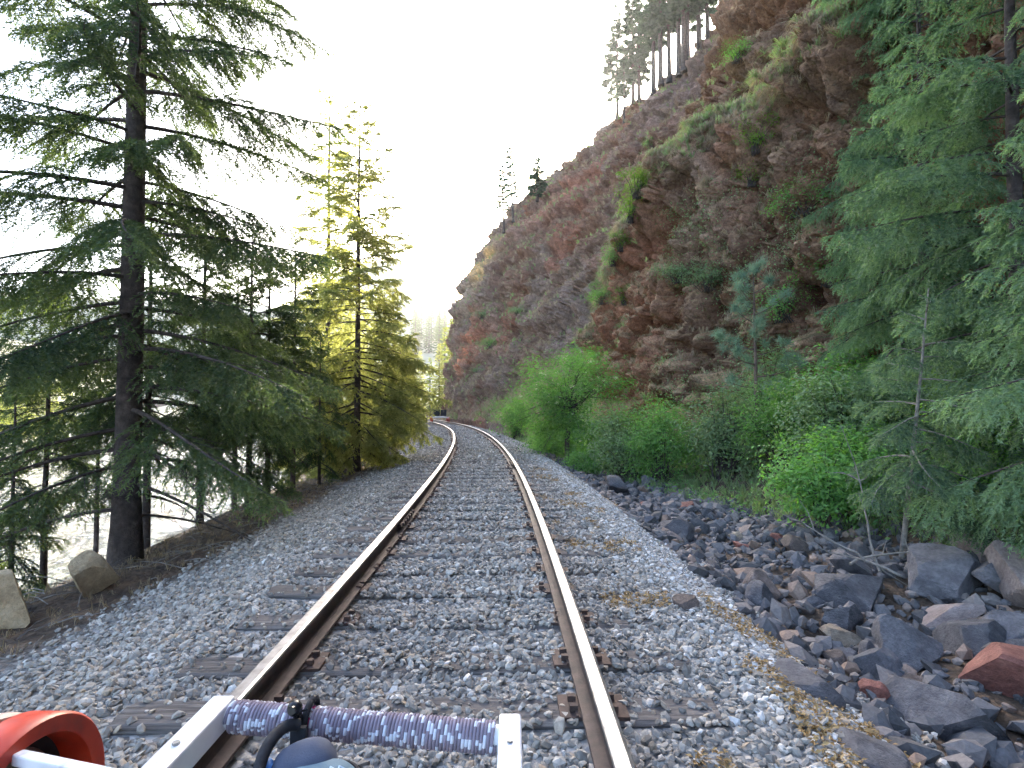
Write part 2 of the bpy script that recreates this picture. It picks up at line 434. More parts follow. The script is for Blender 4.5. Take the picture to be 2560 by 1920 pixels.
# large and small relief, measured along the outward direction of the face
fade = sstep(-1.2, 0.8, CH)
ph = CS / R0
f1, f2, cid = worley(CX * 0.34, CY * 0.34, CZ * 0.26, 61)
big = (cid - 0.5) * 1.0 + (f2 - f1) * 0.45
TL = 0.35 * CZ                                    # the layering dips towards the camera
g1, g2, gid = worley(CX * 0.95 + TL, CY * 0.95, CZ * 0.55, 71)
mid = (gid - 0.5) * 0.62 + np.minimum(g2 - g1, 0.22) * 0.9
k1, k2, kid = worley(CX * 2.6 + TL, CY * 2.6, CZ * 1.35 - CY * 0.3, 81)
sml = (kid - 0.5) * 0.36 + np.minimum(k2 - k1, 0.16) * 0.85
q1, q2, qid = worley(CX * 5.6 + TL * 2, CY * 5.6, CZ * 3.6, 85)
sml = sml + (qid - 0.5) * 0.27 + np.minimum(q2 - q1, 0.16) * 0.60
rough_ = 0.10 * fbm(CX * 5, CY * 5, CZ * 5, 3, 91)
beds = 0.22 * np.abs(vnoise(CX * 0.15, CY * 0.15, CZ * 1.5 + 0.35 * fbm(CX * 0.5, CY * 0.5, CZ * 0.5, 2, 95), 93))
tf = (CZ / 3.3 + 0.9 * fbm(CX * 0.09, CY * 0.09, CZ * 0.05, 3, 97)) % 1.0
terr = sstep(0.0, 0.22, tf) - tf
disp = fade * (0.95 * terr * sstep(2, 6, CH) + 1.1 * fbm(CX * 0.12, CY * 0.12, CZ * 0.12, 3, 51) + big + mid + sml + rough_ + beds)
talus = np.where(CS > 28, sstep(-0.8, 1.2, np.interp(CS, [28, 36, 46, 58, 66], [5.5, 4.2, 2.6, 1.4, 0.8]) - CH), 0)
disp = disp * (1 - 0.75 * talus)
# thatch-covered knobs that hang from the near buttress, with hollows between them
hlk = np.interp(CS, [-40, 8, 12, 17, 20, 22, 24, 27, 30], [10, 9.2, 8.8, 8.6, 8.5, 7.5, 6.3, 4.7, 4.0])
kw = (1 - sstep(26, 29.5, CS)) * (0.35 + 0.65 * sstep(1.0, 0.0, (CH - hlk) / 1.5)) * (0.45 + 0.55 * sstep(-0.25, 0.15, fbm(CX * 0.3, CY * 0.3, CZ * 0.3, 3, 129)))
wx = 0.25 * fbm(CX * 1.3, CY * 1.3, CZ * 1.3, 2, 133)
def domes(sc_, k, rad_, dip):
    f1_, f2_, id_ = worley(CX * sc_ + wx * sc_, (CY + dip * CZ) * sc_, CZ * sc_ * 0.62, k)
    rr1 = np.clip(f1_ / (rad_ * (0.6 + 0.7 * id_)), 0, 1)
    return np.sqrt(np.clip(1 - rr1 ** 2, 0, 1))
knob1 = domes(1.05, 131, 0.60, 0.55); knob2 = domes(2.1, 135, 0.60, 0.5); knob = np.maximum(knob1, 0.8 * knob2)
disp = disp * (1 - 0.35 * kw) + fade * kw * (1.0 * knob1 + 0.42 * knob2 - 0.48)
NX, NY, NZ = -np.cos(ph), -np.sin(ph), np.full_like(ph, 0.42)
ln = np.sqrt(1 + NZ ** 2)
CX += disp * NX / ln; CY += disp * NY / ln; CZ += disp * NZ / ln - fade * kw * (0.55 * knob1 + 0.22 * knob2)
CP = np.stack([CX, CY, CZ], -1)
du = np.gradient(CP, axis=0); dv = np.gradient(CP, axis=1)
CN = np.cross(dv, du); CN /= np.linalg.norm(CN, axis=-1, keepdims=True) + 1e-9
if (CN[..., 0] * NX).mean() < 0: CN = -CN
# rock colour by zone: brown-red with grey-violet, an ochre panel, an orange streak, darker damp moss low on the near buttress
t1 = sstep(-0.25, 0.3, fbm(CX * 0.16, CY * 0.16, CZ * 0.2, 4, 101))[..., None]
base = np.array([0.150, 0.090, 0.066]) * (1 - t1) + np.array([0.185, 0.140, 0.120]) * t1
red = sstep(0.05, 0.4, fbm(CX * 0.2 + 9, CY * 0.2, CZ * 0.13, 3, 111))[..., None]
base = base * (1 - red * 0.75) + np.array([0.215, 0.100, 0.066]) * red * 0.75
nearw = (1 - sstep(25, 30, CS))[..., None]
damp = (sstep(0.0, 0.35, fbm(CX * 0.35, CY * 0.35, CZ * 0.2, 3, 117)))[..., None] * nearw
base = base * (1 - 0.6 * damp) + np.array([0.105, 0.062, 0.03]) * 0.6 * damp
def patch(s0, h0, ws_, wh_, colr, amt):
    global base
    w = np.exp(-(((CS - s0) / ws_) ** 2 + ((CH - h0) / wh_) ** 2)) * (0.55 + 0.9 * np.clip(fbm(CX * 0.8, CY * 0.8, CZ * 0.35, 3, 121) + 0.3, 0, 1))
    w = np.clip(w * 1.6, 0, 1)[..., None] * amt
    base = base * (1 - w) + np.array(colr) * w
patch(61.0, 16.8, 2.0, 2.4, (0.50, 0.35, 0.16), 0.9)
patch(64.0, 14.0, 2.5, 2.4, (0.33, 0.27, 0.21), 0.7)
patch(61.2, 7.6, 0.9, 2.2, (0.52, 0.21, 0.11), 0.9)
patch(58.0, 8.0, 5.0, 1.6, (0.30, 0.15, 0.11), 0.6)
patch(50.0, 20.0, 6.0, 1.6, (0.32, 0.16, 0.12), 0.7)
patch(19.0, 6.0, 1.0, 0.8, (0.30, 0.15, 0.12), 0.8)
th = (kw * sstep(0.35, 0.85, knob) * sstep(-0.05, 0.40, CN[..., 2]) * 0.95)[..., None]  # tan thatch on knob tops, its colour lifted against the shaded hollows
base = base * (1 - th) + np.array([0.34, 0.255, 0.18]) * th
hol = (kw * (1 - sstep(0.0, 0.35, knob)))[..., None] * 0.8  # shade in the hollows between knobs, painted into the rock colour
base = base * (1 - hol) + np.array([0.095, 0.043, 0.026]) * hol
base = base * (0.85 + 0.3 * gid[..., None]) * (0.8 + 0.4 * kid[..., None]) * (0.88 + 0.24 * qid[..., None]) * 1.52
base = base * (np.array([1.00, 0.86, 0.73]) * nearw + np.array([0.98, 0.89, 0.84]) * (1 - nearw))
def mat_cliff():
    m, t, out = nt('cliff_rock'); c = objcoord(t)
    at = t.nodes.new('ShaderNodeAttribute'); at.attribute_name = 'rock'
    n = noise(t, 3.0, 7, 0.7, c); r = ramp(t, [(0.25, (0.55, 0.52, 0.5)), (0.5, (1, 1, 1)), (0.75, (1.5, 1.5, 1.48))]); t.links.new(n.outputs[0], r.inputs[0])
    col = mixc(t, 1.0, at.outputs['Color'], r.outputs[0], 'MULTIPLY')
    n3 = noise(t, 14, 5, 0.7, c); r3 = ramp(t, [(0.3, (0.7, 0.68, 0.66)), (0.7, (1.3, 1.3, 1.3))]); t.links.new(n3.outputs[0], r3.inputs[0])
    col = mixc(t, 1.0, col, r3.outputs[0], 'MULTIPLY')
    # soil, dead grass and moss lie on the upward faces
    ge = t.nodes.new('ShaderNodeNewGeometry'); sp = t.nodes.new('ShaderNodeSeparateXYZ'); t.links.new(ge.outputs['Normal'], sp.inputs[0])
    n4 = noise(t, 1.2, 5, 0.65, c)
    up = math_(t, 'ADD', sp.outputs[2], math_(t, 'MULTIPLY', math_(t, 'SUBTRACT', n4.outputs[0], 0.5), 0.9))
    ur = ramp(t, [(0.52, (0, 0, 0)), (0.72, (1, 1, 1))]); t.links.new(up, ur.inputs[0])
    n5 = noise(t, 0.7, 4, 0.6, c)
    gc = ramp(t, [(0.38, (0.28, 0.205, 0.125)), (0.52, (0.21, 0.18, 0.09)), (0.65, (0.12, 0.16, 0.055))]); t.links.new(n5.outputs[0], gc.inputs[0])
    col = mixc(t, math_(t, 'MULTIPLY', ur.outputs[0], 0.7), col, gc.outputs[0])
    v = t.nodes.new('ShaderNodeTexVoronoi'); v.feature = 'DISTANCE_TO_EDGE'; v.inputs['Scale'].default_value = 4.5
    wv = t.nodes.new('ShaderNodeVectorMath'); wv.operation = 'ADD'; t.links.new(c, wv.inputs[0]); nv = noise(t, 2.5, 4, 0.6, c); t.links.new(nv.outputs['Color'], wv.inputs[1]); t.links.new(wv.outputs[0], v.inputs['Vector'])
    cr = ramp(t, [(0.0, (0.45, 0.42, 0.40)), (0.06, (1, 1, 1))]); t.links.new(v.outputs['Distance'], cr.inputs[0])
    col = mixc(t, 0.8, col, cr.outputs[0], 'MULTIPLY')
    li = noise(t, 6.5, 5, 0.7, c); lr = ramp(t, [(0.62, (0, 0, 0)), (0.70, (1, 1, 1))]); t.links.new(li.outputs[0], lr.inputs[0])
    col = mixc(t, math_(t, 'MULTIPLY', lr.outputs[0], 0.45), col, (0.26, 0.235, 0.19))
    h = math_(t, 'ADD', math_(t, 'MULTIPLY', n3.outputs[0], 0.8), math_(t, 'MINIMUM', v.outputs['Distance'], 0.12))
    principled(t, out, col, 0.93, 0, h, 1.0, 0.12, 0.25)
    return m
M['cliff'] = mat_cliff()
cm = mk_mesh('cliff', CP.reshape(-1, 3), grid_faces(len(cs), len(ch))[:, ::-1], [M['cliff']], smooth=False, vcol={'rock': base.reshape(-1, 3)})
tag(obj('cliff', cm), 'red brown basalt cliff rising over the right side of the track', 'cliff', kind='structure')

def cliff_pt(s, h):
    i = int(np.clip(np.searchsorted(cs, s), 1, len(cs) - 2)); j = int(np.clip(np.searchsorted(ch, h), 1, len(ch) - 2))
    return tuple(float(v) for v in CP[i, j])


# ------------------------------------------------------------------ rails
def mat_rail():
    m, t, out = nt('rusty_rail_steel'); c = objcoord(t)
    n = noise(t, 9, 6, 0.65, c); r = ramp(t, [(0.3, (0.035, 0.025, 0.024)), (0.55, (0.075, 0.05, 0.043)), (0.75, (0.12, 0.085, 0.072))]); t.links.new(n.outputs[0], r.inputs[0])
    n2 = noise(t, 60, 4, 0.7, c)
    principled(t, out, r.outputs[0], 0.72, 0.15, n2.outputs[0], 0.4, 0.004, 0.45)
    return m
def mat_railtop():
    m, t, out = nt('worn_rail_top'); c = objcoord(t)
    n = noise(t, 12, 5, 0.6, c); r = ramp(t, [(0.3, (0.20, 0.195, 0.20)), (0.7, (0.42, 0.42, 0.44))]); t.links.new(n.outputs[0], r.inputs[0])
    n2 = noise(t, 40, 4, 0.6, c); rr = ramp(t, [(0.3, (0.34,) * 3), (0.7, (0.5,) * 3)]); t.links.new(n2.outputs[0], rr.inputs[0])
    principled(t, out, r.outputs[0], rr.outputs[0], 0.95)
    return m
M['rail'] = mat_rail(); M['railtop'] = mat_railtop()
GAUGE = 0.7525                                     # track centre to rail-head centre
prof = [(-0.028, 0.0), (0.020, 0.0), (0.031, -0.004), (0.036, -0.012), (0.036, -0.034), (0.012, -0.043), (0.0085, -0.06), (0.0085, -0.115), (0.014, -0.128),
        (0.066, -0.139), (0.068, -0.150), (-0.068, -0.150), (-0.066, -0.139), (-0.014, -0.128), (-0.0085, -0.115), (-0.0085, -0.06), (-0.012, -0.043), (-0.036, -0.034), (-0.036, -0.010), (-0.033, -0.003)]
prof = np.array(prof)
rs = np.concatenate([np.arange(-4, 30, 0.35), np.arange(30, 115, 0.8)])
def rail(o0, label):
    k = len(prof)
    X, Y = P(rs[:, None], o0 + prof[None, :, 0]); Z = zt(rs)[:, None] + prof[None, :, 1]
    V = np.stack([X, Y, Z + 0 * X], -1).reshape(-1, 3)
    i = np.arange(len(rs) - 1)[:, None] * k; j = np.arange(k)[None]; j2 = (j + 1) % k
    F = np.stack([i + j, i + j2, i + k + j2, i + k + j], -1).reshape(-1, 4)
    top = np.zeros((len(rs) - 1, k), int); top[:, [0, 1, 2, 18, 19]] = 1
    o = obj('rail', mk_mesh('rail', V, F, [M['rail'], M['railtop']], top.ravel(), smooth=False))
    return tag(o, label, 'rail', 'rails of the track')
railL = rail(-GAUGE, 'long curved steel rail with a joint bar, river side, under the red wheel')
railR = rail(GAUGE, 'long curved steel rail with shiny top, cliff side of the track')
def joint(s0, side, parent):
    b = MB()
    for sgn in (-1, 1):
        for s in np.linspace(s0 - 0.42, s0 + 0.42, 7)[:-1]:
            pass
        ss = np.linspace(s0 - 0.45, s0 + 0.45, 9)
        X, Y = P(ss, side * GAUGE + sgn * 0.030)
        b.tube(np.stack([X, Y, zt(ss) - 0.078], -1), 0.021, 6)
        for s in np.linspace(s0 - 0.36, s0 + 0.36, 6):
            x, y = P(s, side * GAUGE + sgn * 0.055); b.box((x, y, float(zt(s)) - 0.078), (0.026, 0.034, 0.034))
    return b.build('joint_bar', M['rail'], parent)
for sj in (6.35, 18.6, 30.8): joint(sj, -1, railL)
for sj in (12.3, 24.6): joint(sj, 1, railR)

# ------------------------------------------------------------------ ties
def mat_tie():
    m, t, out = nt('weathered_tie_wood'); c = objcoord(t); oi = t.nodes.new('ShaderNodeObjectInfo')
    mp = t.nodes.new('ShaderNodeMapping'); mp.inputs['Scale'].default_value = (1.2, 22, 22); t.links.new(c, mp.inputs[0])
    vm = t.nodes.new('ShaderNodeVectorMath'); vm.operation = 'ADD'; t.links.new(mp.outputs[0], vm.inputs[0])
    cx = t.nodes.new('ShaderNodeCombineXYZ'); t.links.new(math_(t, 'MULTIPLY', oi.outputs['Random'], 50.0), cx.inputs[0]); t.links.new(cx.outputs[0], vm.inputs[1])
    n = noise(t, 2.2, 7, 0.7, vm.outputs[0])
    r = ramp(t, [(0.28, (0.045, 0.040, 0.038)), (0.5, (0.12, 0.107, 0.10)), (0.75, (0.24, 0.22, 0.205))]); t.links.new(n.outputs[0], r.inputs[0])
    col = mixc(t, 1.0, r.outputs[0], ramp2(t, oi.outputs['Random'], 0.25), 'MULTIPLY')
    principled(t, out, col, 0.92, 0, n.outputs[0], 0.9, 0.02, 0.3)
    return m
M['tie'] = mat_tie()
M['plate'] = mat_noise('rusty_plate', [(0.3, (0.04, 0.026, 0.022)), (0.7, (0.12, 0.075, 0.06))], 14, 5, 0.8, 60, 0.5, 0.004, 0.1)
def tie_mesh(seed):
    r = np.random.default_rng(seed)
    nx = 46; xs_ = np.linspace(-1.3, 1.3, nx)
    sec = np.array([(-0.115, -0.10), (-0.115, -0.012), (-0.09, 0), (-0.03, 0.0), (0.03, 0.0), (0.09, 0), (0.115, -0.012), (0.115, -0.10)])
    k = len(sec)
    V = np.zeros((nx, k, 3)); V[..., 0] = xs_[:, None]; V[..., 1] = sec[None, :, 0]; V[..., 2] = sec[None, :, 1]
    V[..., 1] += 0.012 * fbm(V[..., 0] * 1.5, V[..., 1] * 9, seed * 3.1, 3, seed)
    V[..., 2] += 0.007 * fbm(V[..., 0] * 2.0, V[..., 1] * 30, seed * 1.7, 3, seed + 5)
    V[0, :, 0] += r.uniform(-0.05, 0.02, k); V[-1, :, 0] += r.uniform(-0.02, 0.05, k)
    F = [grid_faces(nx, k), np.array([list(range(k))]), np.array([[(nx - 1) * k + i for i in range(k)][::-1]])]
    return mk_mesh('tie', V.reshape(-1, 3), F, [M['tie']])
tie_meshes = [tie_mesh(i + 1) for i in range(6)]
def plate_mesh():
    b = MB(); b.box((0, 0, 0.008), (0.30, 0.19, 0.016))
    for sx in (-1, 1):
        b.box((sx * 0.076, 0.0, 0.018), (0.012, 0.19, 0.012))
        for sy in (-1, 1): b.box((sx * 0.088, sy * 0.05 * (1 if sx > 0 else -0.8), 0.030), (0.036, 0.028, 0.026)); b.box((sx * 0.098, sy * 0.05 * (1 if sx > 0 else -0.8), 0.018), (0.017, 0.017, 0.03))
    return b.mesh('tie_plate', M['plate'])
pm = plate_mesh()
rt = np.random.default_rng(5)
s = 0.9
while s < 72:
    dz = rt.uniform(-0.012, 0.006); sj = s + rt.uniform(-0.04, 0.04)
    x, y = P(sj, rt.uniform(-0.04, 0.04))
    o = obj('tie', tie_meshes[int(rt.integers(6))]); o.location = (float(x), float(y), float(zt(sj)) - 0.172 + dz * 0.6)
    o.rotation_euler = (0, 0, sj / R0 + rt.uniform(-0.025, 0.025))
    tag(o, 'weathered grey wooden tie half buried in the ballast under the rails', 'railway tie', 'wooden ties under the rails')
    if s < 32:
        for sd in (-1, 1):
            p_ = obj('tie_plate', pm, o); p_.location = (sd * GAUGE, 0, 0.0)
    s += 0.54

# ------------------------------------------------------------------ ballast stones (uncountable)
def mat_stone(name, stops, rough=0.85):
    m, t, out = nt(name); a = t.nodes.new('ShaderNodeAttribute'); a.attribute_name = 'v'
    r = ramp(t, stops); t.links.new(a.outputs['Fac'], r.inputs[0])
    n = noise(t, 45, 4, 0.6, objcoord(t)); r2 = ramp(t, [(0.3, (0.75,) * 3), (0.7, (1.2,) * 3)]); t.links.new(n.outputs[0], r2.inputs[0])
    principled(t, out, mixc(t, 1.0, r.outputs[0], r2.outputs[0], 'MULTIPLY'), rough, 0, n.outputs[0], 0.4, 0.01, 0.35)
    return m
M['gravel'] = mat_stone('ballast_stone', [(0.0, (0.175, 0.16, 0.14)), (0.3, (0.27, 0.248, 0.22)), (0.6, (0.355, 0.33, 0.29)), (0.80, (0.46, 0.43, 0.385)), (0.90, (0.36, 0.28, 0.20)), (1.0, (0.66, 0.63, 0.59))])
M['rubble'] = mat_stone('dark_rubble', [(0.0, (0.06, 0.058, 0.06)), (0.5, (0.13, 0.125, 0.13)), (0.85, (0.21, 0.18, 0.165)), (1.0, (0.27, 0.18, 0.13))])
def scatter_stones(name, mat, pts, size, seed, sub=1, flat=0.7):
    r = np.random.default_rng(seed); n = len(pts)
    V0, F0 = ico(sub); nv = len(V0)
    jit = r.uniform(0.68, 1.25, (n, nv, 1))
    sc = size[:, None] * r.uniform(0.7, 1.3, (n, 3)) * np.array([1, 1, flat])
    V = V0[None] * jit * sc[:, None, :]
    a = r.uniform(0, 6.283, n); ca, sa = np.cos(a)[:, None], np.sin(a)[:, None]
    tl = r.normal(0, 0.35, (n, 2))
    x = V[..., 0] * ca - V[..., 1] * sa; y = V[..., 0] * sa + V[..., 1] * ca
    z = V[..., 2] + x * tl[:, :1] + y * tl[:, 1:]
    V = np.stack([x, y, z], -1) + pts[:, None]
    F = (F0[None] + (np.arange(n) * nv)[:, None, None]).reshape(-1, 3)
    v = np.repeat(r.uniform(0, 1, n), len(F0))
    return obj(name, mk_mesh(name, V.reshape(-1, 3), F, [mat], fattr={'v': v}))
rb = np.random.default_rng(17)
def ballast_pts():
    out = []; siz = []
    for s0, s1, dens, r0_, r1_ in ((0.7, 5, 1750, 0.008, 0.022), (5, 11, 1000, 0.010, 0.024), (11, 24, 330, 0.015, 0.031), (24, 45, 80, 0.026, 0.044)):
        n = int((s1 - s0) * 5.4 * dens)
        s_ = rb.uniform(s0, s1, n); o_2 = rb.uniform(-2.95, 2.5, n)
        size = rb.uniform(r0_, r1_, n) * rb.choice([1, 1, 1, 1.35], n)
        keep = (np.abs(np.abs(o_2) - GAUGE) > 0.084)
        # fewer stones on top of the ties, more in the cribs
        ph_ = ((s_ - 0.9) / 0.54) % 1.0; on = (np.minimum(ph_, 1 - ph_) * 0.54 < 0.13) & (np.abs(o_2) < 1.32)
        low = 0.45 + 0.25 * np.sin(s_ * 1.7 + 1.0) + 0.15 * (np.abs(o_2) < 0.5)
        keep &= (~on) | (rb.uniform(0, 1, n) < np.where(o_2 < -0.8, 0.13, np.clip(low + 0.05, 0.15, 0.75)))
        ed = 0.25 * fbm(s_ * 0.9, o_2 * 0.9, 2.0, 3, 31)
        keep &= (rb.uniform(0, 1, n) < np.where(o_2 < -2.2, (2.95 + o_2) / 0.75 + ed, 1)) 
        s_, o_2, size, on = s_[keep], o_2[keep], size[keep], on[keep]
        x, y = P(s_, o_2); z = np.where(on, zt(s_) - 0.171, gz(s_, o_2)) + size * rb.uniform(0.0, 0.5, len(size))
        out.append(np.stack([x, y, z], -1)); siz.append(size)
    return np.concatenate(out), np.concatenate(siz)
bp, bs = ballast_pts()
tag(scatter_stones('gravel', M['gravel'], bp, bs, 3), 'grey crushed stone ballast around the ties', 'gravel', kind='stuff')
# the paler clean stone along the cliff-side shoulder
n = 13000; s_ = rb.uniform(0.8, 16, n) ; o_2 = rb.normal(1.95, 0.22, n); sz = rb.uniform(0.010, 0.026, n)
x, y = P(s_, o_2); z = gz(s_, o_2) + sz * 0.4
M['gravel_w'] = mat_stone('clean_pale_stone', [(0.0, (0.25, 0.232, 0.21)), (0.5, (0.45, 0.425, 0.39)), (1.0, (0.66, 0.65, 0.64))])
tag(scatter_stones('pale_gravel', M['gravel_w'], np.stack([x, y, z], -1), sz, 4), 'clean pale gravel along the outer edge of the ballast', 'gravel', kind='stuff')

# ------------------------------------------------------------------ ditch rocks, one by one
def mat_rock(name, c0, c1, c2, rough=0.8):
    m, t, out = nt(name); c = objcoord(t); oi = t.nodes.new('ShaderNodeObjectInfo')
    vm = t.nodes.new('ShaderNodeVectorMath'); vm.operation = 'ADD'; t.links.new(c, vm.inputs[0]); t.links.new(math_(t, 'MULTIPLY', oi.outputs['Random'], 60.0), vm.inputs[1])
    n = noise(t, 2.0, 6, 0.65, vm.outputs[0]); r = ramp(t, [(0.3, c0), (0.55, c1), (0.78, c2)]); t.links.new(n.outputs[0], r.inputs[0])
    col = mixc(t, 1.0, r.outputs[0], ramp2(t, oi.outputs['Random'], 0.3), 'MULTIPLY')
    n2 = noise(t, 11, 6, 0.7, vm.outputs[0])
    r3 = ramp(t, [(0.35, (0.8,) * 3), (0.65, (1.2,) * 3)]); t.links.new(n2.outputs[0], r3.inputs[0])
    principled(t, out, mixc(t, 1.0, col, r3.outputs[0], 'MULTIPLY'), rough, 0, n2.outputs[0], 0.5, 0.08, 0.4)
    return m
M['rock_d'] = mat_rock('dark_basalt', (0.062, 0.060, 0.066), (0.125, 0.120, 0.130), (0.21, 0.20, 0.205))
M['rock_b'] = mat_rock('brown_basalt', (0.07, 0.052, 0.045), (0.15, 0.115, 0.10), (0.24, 0.19, 0.165))
M['rock_r'] = mat_rock('red_rock', (0.15, 0.055, 0.04), (0.27, 0.11, 0.085), (0.36, 0.17, 0.13))
M['rock_t'] = mat_rock('tan_rock', (0.20, 0.15, 0.11), (0.34, 0.27, 0.20), (0.48, 0.40, 0.32))
M['rock_p'] = mat_rock('pinkish_rock', (0.20, 0.15, 0.135), (0.33, 0.26, 0.235), (0.44, 0.36, 0.33))
M['rock_l'] = mat_rock('sun_warmed_boulder', (0.36, 0.26, 0.15), (0.55, 0.41, 0.25), (0.64, 0.52, 0.36))  # buff tone carries the warm sunlight of the bank in its colour
def rock_mesh(name, seed, mat, npl=11, sub=4, rough=0.05, stretch=(1, 1, 1)):
    r = np.random.default_rng(seed); V, F = ico(sub)
    for k in range(npl):
        nn = r.normal(size=3); nn /= np.linalg.norm(nn); d = r.uniform(0.42, 0.74)
        e = np.maximum(V @ nn - d, 0); V = V - e[:, None] * nn
    V = V * np.array(stretch)
    V = V * (1 + rough * fbm(V[:, 0] * 3 + seed, V[:, 1] * 3, V[:, 2] * 3, 3, seed))[:, None]
    V = V / np.abs(V).max(0).mean()
    return mk_mesh(name, V, F, [mat], smooth=False)
rkd = [rock_mesh('rock', 100 + i, M['rock_d'], 9 + i % 5) for i in range(10)]
rkb = [rock_mesh('rock', 130 + i, M['rock_b'], 9 + i % 4) for i in range(6)]
rkr = [rock_mesh('rock', 150 + i, M['rock_r'], 10) for i in range(3)]
rkt = [rock_mesh('rock', 160 + i, M['rock_t'], 10) for i in range(3)]
rkp = [rock_mesh('rock', 170 + i, M['rock_p'], 10) for i in range(2)]
def put_rock(me, s, o, size, rot, sink=0.25, label=None, group=None, name='rock', dz=0.0):
    x, y = P(s, o); z = float(gz(s, o))
    ob = obj(name, me); ob.scale = size; ob.rotation_euler = rot
    ob.location = (float(x), float(y), z + size[2] * (1 - 2 * sink) * 0.55 + dz)
    return tag(ob, label, 'boulder' if name == 'boulder' else 'rock', group)
def pxg(px, py, zoff=0.0):
    """where the sight line of a pixel of the 2560 x 1920 photograph meets the ground (used once, to plan the layout)"""
    for k in range(1):
        d = 6.0
    y = 2.0
    for it in range(400):
        x = (px - 1280) / 1400 * y; zl = 1.2 - (py - 1005) / 1400 * y
        if zl <= gxy(x, y) + zoff: break
        y += 0.04 if y < 12 else 0.1
    return x, y
placed = []
def hero(px, py, wpx, hpx, me, label, rot, sink=0.2, depth=1.0, name='rock', group='loose rocks in the ditch'):
    x, y = pxg(px, py); k = y / 1400
    s_, o_2 = SO(x, y)
    sx, szz = wpx * k / 2, hpx * k / 2
    placed.append((float(s_), float(o_2), sx))
    return put_rock(me, float(s_), float(o_2), (sx, sx * depth, szz), rot, sink, label, group, name)
hero(2330, 1800, 330, 200, rkd[0], 'long flat dark grey slab, largest rock in the lower corner of the ditch', (0.25, 0.15, 0.5), 0.25, 0.8)
hero(2330, 1470, 210, 160, rkd[1], 'dark pointed basalt block standing upright beside the bare twigs', (0.2, -0.5, 0.9), 0.2)
hero(2490, 1470, 170, 140, rkd[2], 'dark rounded block between the pointed block and the large pink block', (0.1, 0.3, 0.2), 0.2)
hero(2555, 1500, 170, 230, rkp[0], 'large pinkish grey block cut by the edge of the photo', (0.1, -0.35, 0.3), 0.2)
hero(2440, 1390, 130, 110, rkp[1], 'pale brown angular block on top of the rock bank below the shrubs', (0.3, 0.1, 0.8), 0.2)
hero(2490, 1710, 190, 190, rkr[0], 'large brick red rock beside the long flat slab', (0.3, 0.2, 1.2), 0.3)
hero(2110, 1500, 210, 120, rkd[3], 'wide dark grey block with a flat sloping top beside an egg shaped stone', (0.2, 0.15, 0.1), 0.25)
hero(2150, 1490, 60, 70, rkp[0], 'small smooth egg shaped pinkish stone against a wide dark block', (0, 0, 0.4), 0.15)
hero(1900, 1490, 95, 120, rkb[0], 'brown wedge shaped rock sunk in the pale gravel edge', (0.2, -0.5, 0.3), 0.3)
hero(1715, 1510, 75, 55, rkb[1], 'small tan grey block lying alone on the ballast shoulder', (0.1, 0.2, 0.3), 0.2)
hero(2090, 1590, 110, 60, rkt[0], 'tan flat rock at the foot of the dark blocks by the gravel', (0.2, 0.1, 0.4), 0.25)
hero(2190, 1570, 60, 40, rkt[1], 'little pale cream stone lying on a reddish rock', (0, 0.3, 1.4), 0.1)
hero(2190, 1680, 110, 130, rkd[4], 'dark grey rock with a rust brown underside next to the pale stones', (0.4, 0.3, 0.2), 0.25)
hero(2165, 1740, 70, 90, rkr[1], 'small brick red rock between the gravel and the grey slab', (0.6, 0.1, 0.3), 0.2)
hero(2170, 1800, 150, 70, rkp[1], 'low brownish pink rock lying in front of the small red rock', (0.1, 0.2, 0.7), 0.3)
hero(1680, 1335, 110, 75, rkd[5], 'broad dark grey boulder at the inner edge of the ditch near the clean gravel', (0.15, 0.1, 0.3), 0.25)
hero(1540, 1230, 95, 60, rkd[6], 'dark grey boulder at the far end of the rock ditch', (0.1, 0.3, 0.9), 0.25)
hero(1620, 1215, 40, 40, rkd[7], 'small pale grey stone standing on edge below the green shrubs', (0.3, 0.2, 0.2), 0.1)
hero(1845, 1368, 45, 26, rkr[2], 'little bright red stone among the dark ditch rocks', (0.2, 0.1, 0.5), 0.1)
hero(1835, 1345, 45, 32, rkt[2], 'small orange brown stone just above the little red stone', (0.3, 0.2, 0.7), 0.1)
hero(1970, 1355, 55, 32, rkt[1], 'small flat tan stone below the bright green shrub', (0.1, 0.1, 0.2), 0.1)
hero(1990, 1455, 55, 40, rkb[2], 'small reddish brown stone resting below a dark slab', (0.3, 0.1, 0.2), 0.1)
hero(1980, 1700, 190, 100, rkd[8], 'dark rock half sunk in the gravel of the ballast shoulder', (0.2, 0.1, 0.4), 0.4)
hero(2120, 1860, 210, 90, rkd[9], 'low dark rock on the ballast shoulder in the lower corner', (0.1, 0.2, 0.9), 0.4)
hero(2260, 1640, 150, 130, rkd[7], 'grey angular block leaning on its neighbours in mid ditch', (0.5, 0.3, 0.3), 0.25)
hero(2420, 1620, 170, 150, rkd[5], 'bluish dark block under the large pink block', (0.3, 0.2, 1.3), 0.25)
